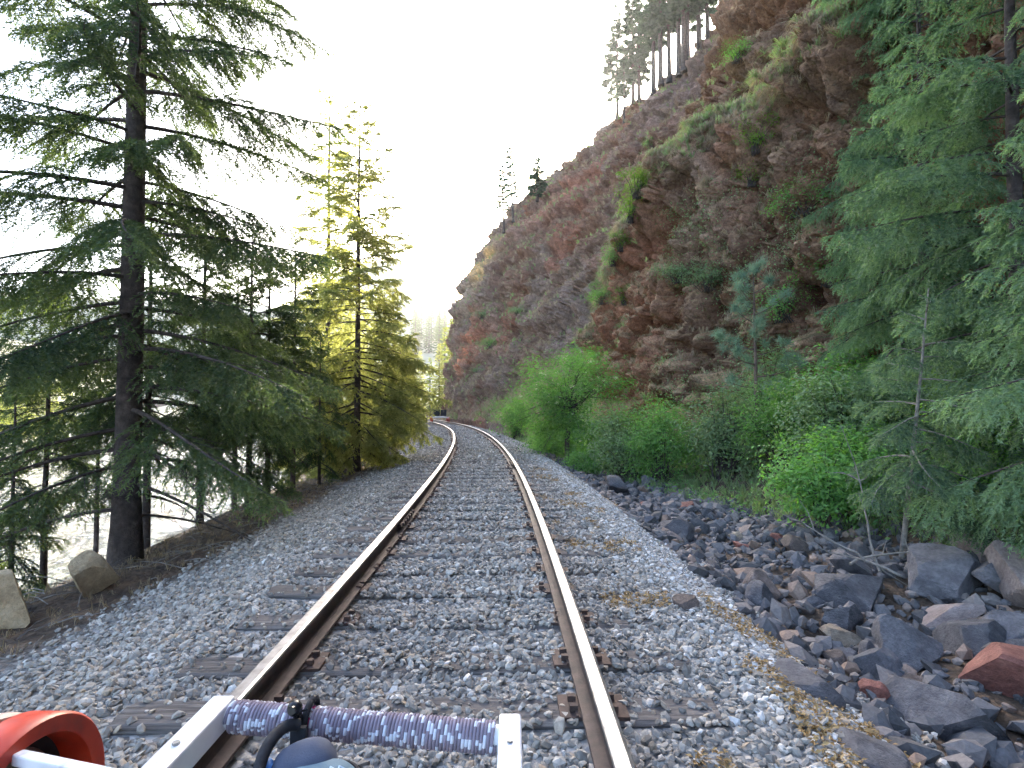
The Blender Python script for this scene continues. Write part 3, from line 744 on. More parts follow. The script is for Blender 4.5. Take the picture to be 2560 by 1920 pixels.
# the smaller ones
rr_ = np.random.default_rng(23); cnt = 0; tries = 0
while cnt < 235 and tries < 4000:
    tries += 1
    s_ = 1.7 + 17 * rr_.uniform() ** 1.6
    hi = np.interp(s_, [1.5, 4, 6, 8, 12, 17], [5.6, 5.4, 4.9, 4.2, 3.7, 3.1]); lo = np.interp(s_, [1.5, 6, 12, 18], [2.4, 2.35, 2.35, 2.3])
    o_2 = lo + (hi - lo) * rr_.uniform() ** 0.9
    r_ = np.clip(rr_.lognormal(-2.3, 0.42), 0.045, 0.22) * np.interp(s_, [2, 9, 17], [1.0, 0.85, 0.8])
    if any((a - s_) ** 2 + (b - o_2) ** 2 < (0.55 * (c + r_)) ** 2 for a, b, c in placed): continue
    placed.append((s_, o_2, r_)); cnt += 1
    u = rr_.uniform()
    lib, lab, grp = ((rkd, 'dark grey broken basalt rock in the ditch between gravel and shrubs', 'dark broken rocks in the ditch') if u < 0.70 else
                (rkb, 'brown broken rock lying among the dark rocks of the ditch', 'brown broken rocks in the ditch') if u < 0.92 else
                (rkp, 'small pale pinkish rock lying among the dark rocks of the ditch', 'pale rocks in the ditch') if u < 0.97 else
                (rkr, 'small dull red rock lying among the dark rocks of the ditch', 'red rocks in the ditch'))
    put_rock(lib[int(rr_.integers(len(lib)))], s_, o_2, tuple(r_ * rr_.uniform(0.7, 1.3, 3) * np.array([1.1, 1.1, 0.8])), tuple(rr_.uniform(-0.6, 0.6, 2)) + (rr_.uniform(0, 6.28),), 0.3, lab, grp)
n = 9000; s_ = rr_.uniform(1.2, 20, n); u = rr_.uniform(0, 1, n)
hi = np.interp(s_, [1.5, 4, 6, 8, 12, 20], [6.0, 5.8, 5.2, 4.5, 4.0, 3.2]); o_2 = 2.15 + (hi - 2.15) * u
sz = np.clip(rr_.lognormal(-3.2, 0.45, n), 0.015, 0.11); x, y = P(s_, o_2)
tag(scatter_stones('rubble', M['rubble'], np.stack([x, y, gz(s_, o_2) + sz * 0.3], -1), sz, 9, 1, 0.75), 'small dark rubble filling the ditch between the larger rocks', 'rubble', kind='stuff')
# two buff boulders on the river-side bank
hero(20, 1558, 165, 165, rock_mesh('boulder', 301, M['rock_l'], 7, 4, 0.05, (1, 1, 1.1)), 'round buff boulder on the bank cut by the edge of the photo', (0.1, 0.2, 0.6), 0.08, 0.9, 'boulder', 'boulders on the river-side bank')
hero(240, 1478, 122, 138, rock_mesh('boulder', 318, M['rock_l'], 8, 4, 0.05, (1, 1, 1.15)), 'pointed buff boulder on the brown bank in front of the big fir', (0.05, -0.1, 0.3), 0.08, 0.9, 'boulder', 'boulders on the river-side bank')

# ------------------------------------------------------------------ plants
def needles_mesh(name, A, D, L, SAG, mat, sp, nl, nw, seed, up=0.25, vtw=None, cap=900000):
    """twigs (start A, direction D, length L, sag) clothed in needles; every needle a thin triangle"""
    r = np.random.default_rng(seed)
    cnt = np.maximum(2, (L / sp).astype(int)); tot = int(cnt.sum())
    if tot > cap: cnt = np.maximum(1, (cnt * cap / tot).astype(int)); tot = int(cnt.sum())
    idx = np.repeat(np.arange(len(L)), cnt)
    off = np.arange(tot) - np.repeat(np.cumsum(cnt) - cnt, cnt)
    t = (off + r.uniform(0, 1, tot)) / cnt[idx]
    d = D[idx]; p = A[idx] + d * (t * L[idx])[:, None]; p[:, 2] -= SAG[idx] * t ** 2 * L[idx]
    d = d.copy(); d[:, 2] -= 2 * SAG[idx] * t; d /= np.linalg.norm(d, axis=1, keepdims=True)
    side = np.cross(d, np.array([0, 0, 1.0])); side /= np.linalg.norm(side, axis=1, keepdims=True) + 1e-9
    upv = np.cross(side, d)
    a = r.uniform(0, 2 * np.pi, tot)
    radial = side * (np.cos(a) * 1.0)[:, None] + upv * (np.sin(a) * 0.55 + up)[:, None]
    nd = d * r.uniform(0.45, 0.95, tot)[:, None] + radial * 0.8
    nd /= np.linalg.norm(nd, axis=1, keepdims=True)
    w = np.cross(nd, r.normal(size=(tot, 3))); w /= np.linalg.norm(w, axis=1, keepdims=True) + 1e-9
    ln = nl * r.uniform(0.7, 1.25, tot)[:, None]
    V = np.stack([p - w * nw / 2, p + w * nw / 2, p + nd * ln], 1).reshape(-1, 3)
    F = np.arange(tot * 3).reshape(-1, 3)
    if vtw is None: vtw = r.uniform(0, 1, len(L)) ** 1.6
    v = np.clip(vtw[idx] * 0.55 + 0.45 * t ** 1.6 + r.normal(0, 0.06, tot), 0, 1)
    return mk_mesh(name, V, F, [mat], fattr={'v': v})

def rotz_vec(d, a):
    c, s = np.cos(a), np.sin(a)
    return np.stack([d[..., 0] * c - d[..., 1] * s, d[..., 0] * s + d[..., 1] * c, d[..., 2]], -1)

def conifer(name, seed, H, r0, Lmax, nb, z0=0.06, el0=-12, el1=38, droop=0.16, lat=0.42, lsp=0.075, sub=True, sp=0.012, nl=0.026, nw=0.007,
            mat='fir', bark='bark', bare=0.18, ztop=None, sag=0.35, lean=0.0, gapiness=0.25, shape=0.75, dead_h=0.0, cap=700000, wood_n=5, vj=0.13):
    r = np.random.default_rng(seed)
    wd = MB()
    zz = np.linspace(0, H, 26); wob = np.cumsum(r.normal(0, 0.012, (26, 2)), 0) * (H / 26) * 0.6
    tr = np.stack([wob[:, 0] + lean * zz, wob[:, 1], zz], -1)
    rr0 = r0 * (1 - zz / H) ** 0.8 + 0.006; rr0[0] *= 1.35; rr0[1] *= 1.1
    wd.tube(tr, rr0, 10)
    As, Ds, Ls, Ss, Vs = [], [], [], [], []
    for i in range(nb):
        f = (i + r.uniform(-0.3, 0.3)) / nb
        z = H * (z0 + (0.985 - z0) * np.clip(f, 0, 1))
        if ztop and z > ztop: continue
        rel = (z - z0 * H) / (H * (1 - z0))
        if r.uniform() < gapiness * 0.4: continue
        L = Lmax * (max(0.0, 1 - rel) ** shape) * (0.5 + 0.5 * min(1, rel * 5 + 0.25)) * r.uniform(0.62, 1.12) + 0.10
        az = i * 2.39996 + r.uniform(-0.5, 0.5)
        el = rad(el0 + (el1 - el0) * rel ** 1.2 + r.uniform(-7, 7))
        base = np.array([np.interp(z, zz, tr[:, 0]), np.interp(z, zz, tr[:, 1]), z])
        n = max(5, int(L / 0.22)); t = np.linspace(0, 1, n)
        hd = np.array([np.cos(az), np.sin(az)])
        swing = r.uniform(-0.18, 0.18) * t ** 2
        hx = hd[0] * np.cos(swing) - hd[1] * np.sin(swing); hy = hd[0] * np.sin(swing) + hd[1] * np.cos(swing)
        zc = L * (np.sin(el) * t - droop * (1 - rel * 0.7) * 2.0 * t ** 2 + 0.45 * droop * t ** 3)
        pts = base + np.stack([hx * L * np.cos(el) * t, hy * L * np.cos(el) * t, zc], -1)
        wd.tube(pts, np.linspace(0.010 + 0.0085 * L, 0.003, n) * (0.8 + r0), wood_n, cap=False)
        dead = z < dead_h * H * r.uniform(0.6, 1.3)
        # laterals on both sides
        k = max(4, int(L * (1 - bare) / lsp) * 2)
        tl = np.sort(r.uniform(bare, 1.0, k)); tl = np.concatenate([tl, [0.97, 0.99]])
        if gapiness > 0: tl = tl[r.uniform(0, 1, len(tl)) > gapiness * (1 - tl)]
        k = len(tl)
        pl = np.stack([np.interp(tl, t, pts[:, c]) for c in range(3)], -1)
        T = np.gradient(pts, axis=0); tg = np.stack([np.interp(tl, t, T[:, c]) for c in range(3)], -1); tg /= np.linalg.norm(tg, axis=1, keepdims=True)
        sgn = np.where(np.arange(k) % 2 == 0, 1, -1)
        an = sgn * rad(52) * r.uniform(0.6, 1.25, k)
        d = rotz_vec(tg, an); d[:, 2] += r.normal(-0.10, vj, k); d /= np.linalg.norm(d, axis=1, keepdims=True)
        ll = (lat * L * (1 - tl) ** 0.8 * (0.35 + 0.65 * np.minimum(1, (tl - bare) * 6 + 0.2)) + 0.07) * r.uniform(0.6, 1.15, k)
        if dead:
            for q in range(0, k, 4):
                e = pl[q] + d[q] * ll[q]; wd.tube([pl[q], (pl[q] + e) / 2 + [0, 0, -0.02], e + [0, 0, -0.1 * ll[q]]], [0.005, 0.004, 0.0015], 3, cap=False)
            if r.uniform() < 0.7: continue
        vb = r.uniform(0, 1) ** 1.5
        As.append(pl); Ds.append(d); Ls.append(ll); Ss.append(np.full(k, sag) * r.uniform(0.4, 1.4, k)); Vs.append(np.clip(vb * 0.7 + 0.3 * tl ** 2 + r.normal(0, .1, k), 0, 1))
        # the branch's own tip is clothed too
        As.append(pts[-3:-1]); dd = np.diff(pts[-3:], axis=0); l_ = np.linalg.norm(dd, axis=1); Ds.append(dd / l_[:, None]); Ls.append(l_); Ss.append(np.zeros(2)); Vs.append(np.full(2, vb))
        if sub:
            big_ = ll > 0.16
            if big_.any():
                for q in range(4):
                    tt = r.uniform(0.2, 0.95, big_.sum())
                    b_ = pl[big_] + d[big_] * (tt * ll[big_])[:, None]; b_[:, 2] -= sag * tt ** 2 * ll[big_]
                    d2 = rotz_vec(d[big_], np.where(q % 2, 1, -1) * rad(50) * r.uniform(0.7, 1.2, big_.sum())); d2[:, 2] -= 0.15
                    d2 /= np.linalg.norm(d2, axis=1, keepdims=True)
                    As.append(b_); Ds.append(d2); Ls.append(ll[big_] * (1 - tt) * 0.75 + 0.05); Ss.append(np.full(big_.sum(), sag)); Vs.append(np.clip(np.full(big_.sum(), vb * 0.8) + 0.2 * tt, 0, 1))
    A, D, L, S, Vv = [np.concatenate(q) for q in (As, Ds, Ls, Ss, Vs)]
    if DEBUG: print('CONIFER', name, seed, 'twigs', len(L), 'needles', int((L / sp).sum()))
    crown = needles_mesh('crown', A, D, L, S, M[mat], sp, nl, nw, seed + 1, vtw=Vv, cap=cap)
    return (wd.mesh('trunk', M[bark], smooth=True), crown)

def pine_tuft(name, seed, H, r0, Lmax, nb, z0, mat='pine', nl=0.14, nw=0.010, bark='bark_p', per=110, lean=0.0, up=0.5):
    """a pine: bare trunk, upturned limbs that end in round tufts of long needles"""
    r = np.random.default_rng(seed); wd = MB()
    zz = np.linspace(0, H, 18); wob = np.cumsum(r.normal(0, 0.015, (18, 2)), 0) * H / 18
    tr = np.stack([wob[:, 0] + lean * zz, wob[:, 1], zz], -1)
    wd.tube(tr, r0 * (1 - zz / H) ** 0.7 + 0.008, 8)
    C = []; 
    for i in range(nb):
        f = (i + r.uniform(-0.3, 0.3)) / nb; z = H * (z0 + (0.99 - z0) * np.clip(f, 0, 1)); rel = (z / H - z0) / (1 - z0)
        L = Lmax * (1 - rel) ** 0.6 * r.uniform(0.5, 1.1) + 0.12; az = i * 2.39996 + r.uniform(-0.5, 0.5)
        base = np.array([np.interp(z, zz, tr[:, 0]), np.interp(z, zz, tr[:, 1]), z]); t = np.linspace(0, 1, 6)
        el = rad(-5 + 40 * rel)
        pts = base + np.stack([np.cos(az) * L * t, np.sin(az) * L * t, L * (np.sin(el) * t + (up - 0.35) * t ** 2)], -1)
        wd.tube(pts, np.linspace(0.012 * L + 0.008, 0.004, 6), 5, cap=False)
        for q in range(max(2, int(L * 5))):
            tt = r.uniform(0.35, 1); b = np.array([np.interp(tt, t, pts[:, c]) for c in range(3)])
            e = b + r.normal(0, 0.14, 3) * L * 0.7 + [0, 0, 0.06]
            wd.tube([b, (b + e) / 2, e], 0.004, 3, cap=False); C.append(e)
        C.append(pts[-1])
    C.append(tr[-1]); C = np.array(C); n = len(C) * per
    idx = np.repeat(np.arange(len(C)), per)
    d = r.normal(size=(n, 3)); d[:, 2] += 0.6; d /= np.linalg.norm(d, axis=1, keepdims=True)
    w = np.cross(d, r.normal(size=(n, 3))); w /= np.linalg.norm(w, axis=1, keepdims=True)
    p = C[idx] + r.normal(0, nl * 0.22, (n, 3)); l = nl * r.uniform(0.7, 1.2, n)[:, None]
    V = np.stack([p - w * nw / 2, p + w * nw / 2, p + d * l], 1).reshape(-1, 3)
    v = np.clip(r.uniform(0, 1, len(C))[idx] * 0.7 + r.uniform(0, 0.3, n), 0, 1)
    return (wd.mesh('trunk', M[bark], smooth=True), mk_mesh('crown', V, np.arange(3 * n).reshape(-1, 3), [M[mat]], fattr={'v': v}))

def leaf_quads(p, nrm, size, r, aspect=0.55, fold=0.25):
    n = len(p)
    a = np.cross(nrm, r.normal(size=(n, 3))); a /= np.linalg.norm(a, axis=1, keepdims=True) + 1e-9
    b = np.cross(nrm, a); s = size[:, None]
    V = np.stack([p, p + a * s * 0.5 + b * s * aspect / 2 + nrm * s * fold * 0.3, p + a * s - nrm * s * fold * 0.3, p + a * s * 0.5 - b * s * aspect / 2 + nrm * s * fold * 0.3], 1).reshape(-1, 3)
    return V, np.arange(4 * n).reshape(-1, 4)

def shrub(name, seed, w, h, nleaf, leaf, mat='shrub', nst=14, bark='bark', flowers=0, tree=False, nclump=90, spread=0.10, base_h=0.0, shell=0.55, pinnate=False):
    r = np.random.default_rng(seed); wd = MB(); C = []
    while len(C) < nclump:
        d = r.normal(size=3); d /= np.linalg.norm(d); q = d * (shell + (1 - shell) * r.uniform() ** 0.5) * (0.78 + 0.55 * vnoise(d[0] * 2.2, d[1] * 2.2, d[2] * 2.2 + seed, seed) + 0.2 * vnoise(d[0] * 5, d[1] * 5, d[2] * 5 + seed, seed + 1))
        c = np.array([q[0] * w / 2, q[1] * w / 2, base_h + (h - base_h) * (0.5 + 0.5 * q[2])])
        C.append(c)
    C = np.array(C)
    if tree:
        tops = [np.array([r.uniform(-.12, .12) * w, r.uniform(-.12, .12) * w, h * r.uniform(0.45, 0.6)]) for _ in range(3)]
        for tp in tops: wd.tube([[0, 0, -0.1], tp * [0.25, 0.25, 0.45], tp], [0.05 * h / 3, 0.04 * h / 3, 0.022 * h / 3], 7)
        for c in C[::2]:
            tp = tops[int(r.integers(3))]; wd.tube([tp * r.uniform(0.7, 1.0), (tp + c) / 2 + [0, 0, 0.05], c], [0.016, 0.01, 0.004], 4, cap=False)
    else:
        for c in C[:: max(1, nclump // (nst * 3))]:
            b = np.array([r.normal(0, 0.06) * w, r.normal(0, 0.06) * w, -0.08]); mid = b * 0.4 + c * [0.45, 0.45, 0.62]
            wd.tube([b, mid, c], [0.010 + 0.004 * h, 0.008, 0.003], 4, cap=False)
    idx = r.integers(0, nclump, nleaf)
    sc = spread * (0.7 + 0.6 * r.uniform(0, 1, nclump))
    g = r.normal(size=(nleaf, 3)) * np.array([1.0, 1.0, 0.6]) * (sc[idx] * w)[:, None]
    p = C[idx] + g; p[:, 2] = np.maximum(p[:, 2], 0.03)
    out = p - np.array([0, 0, h * 0.35]); out /= np.linalg.norm(out, axis=1, keepdims=True) + 1e-9
    nrm = out * 0.55 + np.array([0, 0, 0.7]) + r.normal(0, 0.42, (nleaf, 3)); nrm /= np.linalg.norm(nrm, axis=1, keepdims=True)
    V, F = leaf_quads(p, nrm, leaf * r.uniform(0.6, 1.25, nleaf), r, 0.38 if pinnate else 0.55)
    v = np.clip(r.uniform(0, 1, nclump)[idx] * 0.55 + r.uniform(0, 0.45, nleaf), 0, 1)
    parts = [('stem', wd.mesh('stem', M[bark], smooth=True)), ('foliage', mk_mesh('foliage', V, F, [M[mat]], fattr={'v': v}))]
    if flowers:
        top = C[C[:, 2] > h * 0.45]; fc = top[r.integers(0, len(top), flowers)] * np.array([1.04, 1.04, 1.03])
        q = np.repeat(fc, 26, 0) + r.normal(0, 0.03, (flowers * 26, 3)) * [1, 1, 0.6]
        nn = r.normal(0, 0.4, (len(q), 3)) + [0, 0, 1]; nn /= np.linalg.norm(nn, axis=1, keepdims=True)
        V, F = leaf_quads(q, nn, np.full(len(q), 0.022), r, 0.9)
        parts.append(('blossom', mk_mesh('blossom', V, F, [M['flower']], fattr={'v': np.full(len(F), 0.6)})))
    return parts

def plant(kind, parts, loc, label, cat, group=None, rotz=0.0, scale=1.0, tilt=(0, 0)):
    t = thing(kind, label, cat, loc, rotz, group, scale)
    t.rotation_euler = (tilt[0], tilt[1], rotz)
    for nm, me in parts: obj(nm, me, t)
    return t
def TC(tc): return [('trunk', tc[0]), ('crown', tc[1])]

# --- river side, near: the big fir and the thin trees behind it
big = conifer('big', 401, 15.5, 0.155, 3.3, 165, z0=0.045, el0=-8, el1=30, droop=0.17, lat=0.36, lsp=0.06, sp=0.010, nl=0.048, nw=0.014, mat='fir', ztop=11.0, gapiness=0.22, dead_h=0.15, sag=0.55, cap=1000000, bare=0.16)
x, y = -4.75, 6.95
plant('fir_tree', TC(big), (x, y, gxy(x, y) - 0.1), 'tall dark fir with a thick trunk, nearest tree on the river side', 'tree', 'firs on the river bank', rotz=0.6)
th = [conifer('thin', 410 + i, (6.5, 5.0, 7.5, 4.2)[i], (0.065, 0.05, 0.07, 0.04)[i], (1.5, 1.4, 1.5, 1.1)[i], (64, 56, 66, 44)[i], z0=(0.30, 0.26, 0.28, 0.14)[i], el0=-14, el1=35, droop=0.2, lat=0.45, lsp=0.065, sp=0.010, nl=0.050, nw=0.016, mat='fir', gapiness=0.18, dead_h=(0.42, 0.40, 0.42, 0.16)[i], sag=0.55, cap=330000) for i in range(4)]
lab = ['slender dark fir standing in line behind the thick fir trunk', 'young fir at the gravel edge with drooping blue green branches', 'slim dark fir with dead lower twigs in front of the river', 'small bushy fir below the taller thin firs']
def bank_tree(tc, px, Y, label, rz, sc=1.0, group='firs on the river bank', kind='fir_tree', dz=-0.1):
    x = (px - 1280) / 1400 * Y
    return plant(kind, TC(tc), (x, Y, gxy(x, Y) + dz), label, 'tree', group, rz, sc)
bank_tree(th[0], 372, 9.6, 'slender fir just right of the thick fir trunk', 0.3, 1.0)
bank_tree(th[2], 505, 10.6, 'slim fir standing midway between the thick fir and the gravel edge', 1.3, 0.9)
bank_tree(th[1], 625, 9.3, 'thin young fir with drooping branches at the top of the gravel bank', 2.2, 1.0)
bank_tree(th[1], 672, 9.9, 'blue green young fir closest to the gravel, beside a thin young fir', 4.1, 0.95)
bank_tree(th[2], 735, 11.6, 'slim fir in front of the sunlit pair of conifers', 0.2, 0.72)
bank_tree(th[0], 590, 13.2, 'slender shaded fir behind the thin young firs', 3.7, 0.95)
bank_tree(th[3], 800, 12.6, 'small bushy fir at the foot of the sunlit conifers', 0.9, 0.85)
bank_tree(th[2], 120, 9.0, 'slim fir to the left of the thick fir trunk', 2.9, 0.72)
bank_tree(th[3], 40, 8.2, 'small bushy fir at the edge of the photo beside the thick fir', 1.9, 0.9)
bank_tree(th[0], 250, 12.5, 'slender fir seen behind the thick fir trunk by the water', 5.0, 0.85)

# --- sunlit conifers further along the bank
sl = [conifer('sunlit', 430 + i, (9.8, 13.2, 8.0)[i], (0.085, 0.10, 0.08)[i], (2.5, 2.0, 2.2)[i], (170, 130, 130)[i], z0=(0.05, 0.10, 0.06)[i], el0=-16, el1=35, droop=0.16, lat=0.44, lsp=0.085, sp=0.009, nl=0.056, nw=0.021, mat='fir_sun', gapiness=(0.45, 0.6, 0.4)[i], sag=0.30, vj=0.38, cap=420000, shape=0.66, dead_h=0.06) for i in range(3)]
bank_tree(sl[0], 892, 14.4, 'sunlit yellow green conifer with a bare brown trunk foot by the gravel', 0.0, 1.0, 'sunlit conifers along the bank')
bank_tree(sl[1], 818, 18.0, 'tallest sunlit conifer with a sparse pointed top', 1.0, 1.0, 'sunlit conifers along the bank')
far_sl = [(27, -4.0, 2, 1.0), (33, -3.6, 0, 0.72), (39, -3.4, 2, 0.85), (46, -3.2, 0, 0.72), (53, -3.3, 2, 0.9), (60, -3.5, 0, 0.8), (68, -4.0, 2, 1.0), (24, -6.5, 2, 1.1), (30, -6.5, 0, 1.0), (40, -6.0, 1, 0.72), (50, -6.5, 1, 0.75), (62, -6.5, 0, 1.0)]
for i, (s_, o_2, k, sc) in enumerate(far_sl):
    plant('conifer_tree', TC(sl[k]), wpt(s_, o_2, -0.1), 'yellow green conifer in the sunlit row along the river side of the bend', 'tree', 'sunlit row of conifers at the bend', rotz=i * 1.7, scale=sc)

# --- beyond the cliff: tall sunlit conifers and the pale ridge with its dark trees
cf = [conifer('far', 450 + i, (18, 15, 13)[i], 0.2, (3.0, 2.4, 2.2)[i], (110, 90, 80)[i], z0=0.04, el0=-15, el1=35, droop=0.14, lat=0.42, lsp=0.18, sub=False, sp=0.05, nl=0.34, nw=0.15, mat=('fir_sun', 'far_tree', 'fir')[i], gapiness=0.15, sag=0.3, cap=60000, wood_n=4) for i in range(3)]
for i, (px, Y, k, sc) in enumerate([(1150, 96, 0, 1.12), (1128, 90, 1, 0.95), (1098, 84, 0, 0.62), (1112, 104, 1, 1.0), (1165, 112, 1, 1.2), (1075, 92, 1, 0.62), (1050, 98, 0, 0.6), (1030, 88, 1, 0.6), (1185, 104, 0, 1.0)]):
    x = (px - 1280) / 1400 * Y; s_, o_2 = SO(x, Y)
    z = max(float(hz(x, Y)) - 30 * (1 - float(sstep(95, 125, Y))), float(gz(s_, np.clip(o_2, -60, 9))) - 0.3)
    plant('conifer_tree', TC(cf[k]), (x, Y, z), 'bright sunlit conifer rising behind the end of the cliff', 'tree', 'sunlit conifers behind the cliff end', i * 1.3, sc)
rt = np.random.default_rng(31)
for i in range(26):
    px = rt.uniform(1030, 1190); Y = rt.uniform(175, 235); x = (px - 1280) / 1400 * Y
    plant('conifer_tree', TC(cf[2]), (x, Y, float(hz(x, Y)) - 0.3), 'blue grey conifer on the pale slope far down the valley', 'tree', 'conifers on the far slope', i * 1.1, rt.uniform(0.75, 1.15))
for i in range(34):
    x = rt.uniform(-150, -40); Y = rt.uniform(385, 430)
    plant('conifer_tree', TC(cf[2]), (x, Y, float(hz(x, Y)) - 0.5), 'faint conifer on the skyline of the hazy hill', 'tree', 'conifers on the hazy hill top', i * 1.7, rt.uniform(0.7, 1.2))

# --- far bank of the river: sunlit trees
def round_tree(seed, h, w, n):
    return shrub('far', seed, w, h, n, 0.34, 'far_tree', 10, 'bark_g', tree=True, nclump=70, spread=0.085, base_h=h * 0.12, shell=0.35)
fb = [round_tree(470 + i, (11, 8, 6)[i], (8, 7, 6)[i], (5200, 4200, 3600)[i]) for i in range(3)]
for i in range(110):
    s_ = rt.uniform(2, 125); o_2 = -(46 + 75 * rt.uniform() ** 1.5)
    k = int(rt.integers(4))
    if k == 3:
        plant('conifer_tree', TC(cf[int(rt.integers(2))]), wpt(s_, o_2, -0.3), 'tall sunlit conifer across the river', 'tree', 'conifers across the river', i * 1.3, rt.uniform(0.6, 1.0))
    else:
        plant('broadleaf_tree', [('trunk', fb[k][0][1]), ('crown', fb[k][1][1])], wpt(s_, o_2, -0.3), 'sunlit yellow green leafy tree across the river', 'tree', 'leafy trees across the river', i * 1.1, rt.uniform(0.7, 1.25))

# --- cliff side, near: firs, slender tree, young pine
fr = [conifer('right', 480 + i, (8.5, 7.0, 4.0)[i], (0.10, 0.085, 0.035)[i], (2.3, 2.0, 1.45)[i], (92, 84, 30)[i], z0=(0.05, 0.06, 0.30)[i], el0=-8, el1=32, droop=0.20, lat=0.44, lsp=0.060, sp=0.0085, nl=0.042, nw=0.0135, mat='fir_right', gapiness=0.12, sag=0.75, cap=(850000, 700000, 250000)[i], bark=('bark', 'bark', 'bark_g')[i]) for i in range(3)]
def right_tree(tc, x, y, z, label, rz, sc, kind='fir_tree', group='green firs below the cliff'):
    return plant(kind, TC(tc), (x, y, z), label, 'tree', group, rz, sc)
right_tree(fr[0], 5.9, 6.5, gxy(5.9, 6.5) - 0.1, 'large green fir with drooping sprays at the edge of the photo', 0.4, 1.0)
right_tree(fr[1], 6.6, 8.9, gxy(6.6, 8.9) - 0.1, 'green fir behind the bare grey stem, against the cliff', 1.9, 1.1)
right_tree(fr[1], 4.9, 4.3, gxy(4.9, 4.3) - 0.1, 'green fir whose sprays hang into the lower corner of the photo', 3.1, 0.85)
right_tree(fr[2], 3.95, 5.75, gxy(3.95, 5.75) - 0.1, 'slender leaning fir with a thin grey stem above the dark rocks', 2.4, 0.72).rotation_euler = (0.0, -0.10, 2.4)
c = cliff_pt(10.6, 4.5); right_tree(fr[0], c[0] + 0.1, c[1], c[2] - 0.3, 'green fir rooted on the cliff above the other firs', 2.2, 0.85)
c = cliff_pt(9.0, 8.0); right_tree(fr[1], c[0] + 0.1, c[1], c[2] - 0.3, 'green fir high on the cliff in the top corner of the photo', 0.2, 1.0)
c = cliff_pt(10.2, 2.0); right_tree(fr[1], c[0] + 0.1, c[1], c[2] - 0.3, 'green fir on the slope between the young pine and the large fir', 4.2, 0.9)
yp = pine_tuft('young', 490, 4.0, 0.04, 0.85, 16, 0.38, 'pine_blue', 0.17, 0.007, 'bark_p', 120, lean=-0.02, up=0.6)
plant('pine_tree', TC(yp), (4.95, 11.3, gxy(4.95, 11.3) - 0.1), 'young blue green pine with a thin straight trunk before the cliff', 'tree', rotz=0.5)

# --- pines on the cliff top
pt = [conifer('cliff_pine', 500 + i, (12.0, 10.0)[i], 0.17, (1.7, 1.5)[i], (70, 60)[i], z0=(0.22, 0.40)[i], el0=-5, el1=40, droop=0.12, lat=0.45, lsp=0.12, sub=True, sp=0.04, nl=0.24, nw=0.12, mat='pine', gapiness=0.35, sag=0.25, cap=110000, wood_n=4) for i in range(2)]
def cliff_px(px, py, smin=20):
    """the cliff surface point seen at a pixel of the photograph (used once, to plan the layout)"""
    u = (CX - 0) / np.maximum(CY, 0.5) * 1400 + 1280; v = 1005 - (CZ - 1.2) / np.maximum(CY, 0.5) * 1400
    d = (u - px) ** 2 + (v - py) ** 2 + np.where(CS < smin, 1e6, 0)
    i = np.argmin(d + 0.4 * CY ** 2 * 0); m = d < max(d.min() * 1.5, 150)
    dist = np.where(m, CY, 1e9); k = np.unravel_index(np.argmin(dist), dist.shape)
    return tuple(float(q) for q in CP[k])
for i, (px, py, k, sc) in enumerate([(1540, 268, 0, 0.95), (1578, 240, 0, 1.0), (1605, 225, 0, 0.9), (1628, 205, 1, 1.05), (1650, 190, 1, 1.1), (1672, 180, 1, 1.0), (1695, 170, 1, 1.1), (1715, 155, 1, 1.1), (1738, 145, 1, 1.0), (1760, 130, 1, 1.15), (1785, 120, 0, 1.0), (1560, 285, 1, 0.7)]):
    c = cliff_px(px, py, 36); plant('pine_tree', TC(pt[k]), (c[0], c[1], c[2] - 0.3), 'dark pine in the stand along the top of the cliff', 'tree', 'pines on the cliff top', i * 1.9, sc)
sk = [conifer('skinny', 520 + i, (8.6, 6.2)[i], (0.15, 0.18)[i], (0.85, 1.7)[i], (38, 44)[i], z0=(0.35, 0.15)[i], el0=0, el1=40, droop=0.05, lat=0.5, lsp=0.16, sub=False, sp=0.03, nl=0.34, nw=0.19, mat='pine', gapiness=0.3, sag=0.2, wood_n=4) for i in range(2)]
for (px, py, k, sc, la) in [(1258, 565, 0, 0.85, 'thin leaning pine snag, lowest of three small pines on the cliff skyline'), (1284, 535, 0, 1.0, 'tallest and thinnest of three small pines on the cliff skyline'), (1335, 495, 1, 0.75, 'short bushy dark pine on the cliff skyline')]:
    c = cliff_px(px, py, 40); plant('pine_tree', TC(sk[k]), (c[0], c[1], c[2] - 0.25), la, 'tree', 'small pines on the cliff skyline', 0.7 * px, sc, tilt=(0, -0.06))

# --- shrubs along the foot of the cliff
rg_ = [shrub('ragged', 630 + i, (1.5, 1.2, 1.7)[i], (0.9, 1.1, 0.7)[i], (1500, 1300, 1700)[i], 0.07, ('shrub', 'shrub_y', 'shrub_g')[i], nclump=26, spread=0.11, shell=0.2) for i in range(3)]
elder = shrub('elder', 600, 3.9, 3.7, 15000, 0.095, 'shrub', 16, 'bark', 34, True, 130, 0.065, 0.0, 0.45, True)
plant('elder_bush', elder, (1.65, 17.0, gxy(1.65, 17.0) - 0.1), 'big rounded bright green bush with cream flower heads beside the track', 'bush', 'shrubs along the foot of the cliff', 0.3, 1.12)
sv = [shrub('sv', 610, 1.7, 2.0, 8500, 0.072, 'shrub', nclump=100, pinnate=True), shrub('sv', 611, 1.9, 1.7, 8500, 0.062, 'shrub_g', nclump=110), shrub('sv', 612, 1.5, 1.25, 7500, 0.062, 'shrub', nclump=90), shrub('sv', 613, 1.3, 1.5, 4200, 0.055, 'shrub_y', nclump=60, spread=0.09), shrub('sv', 614, 2.0, 1.1, 7500, 0.075, 'shrub', nclump=90)]
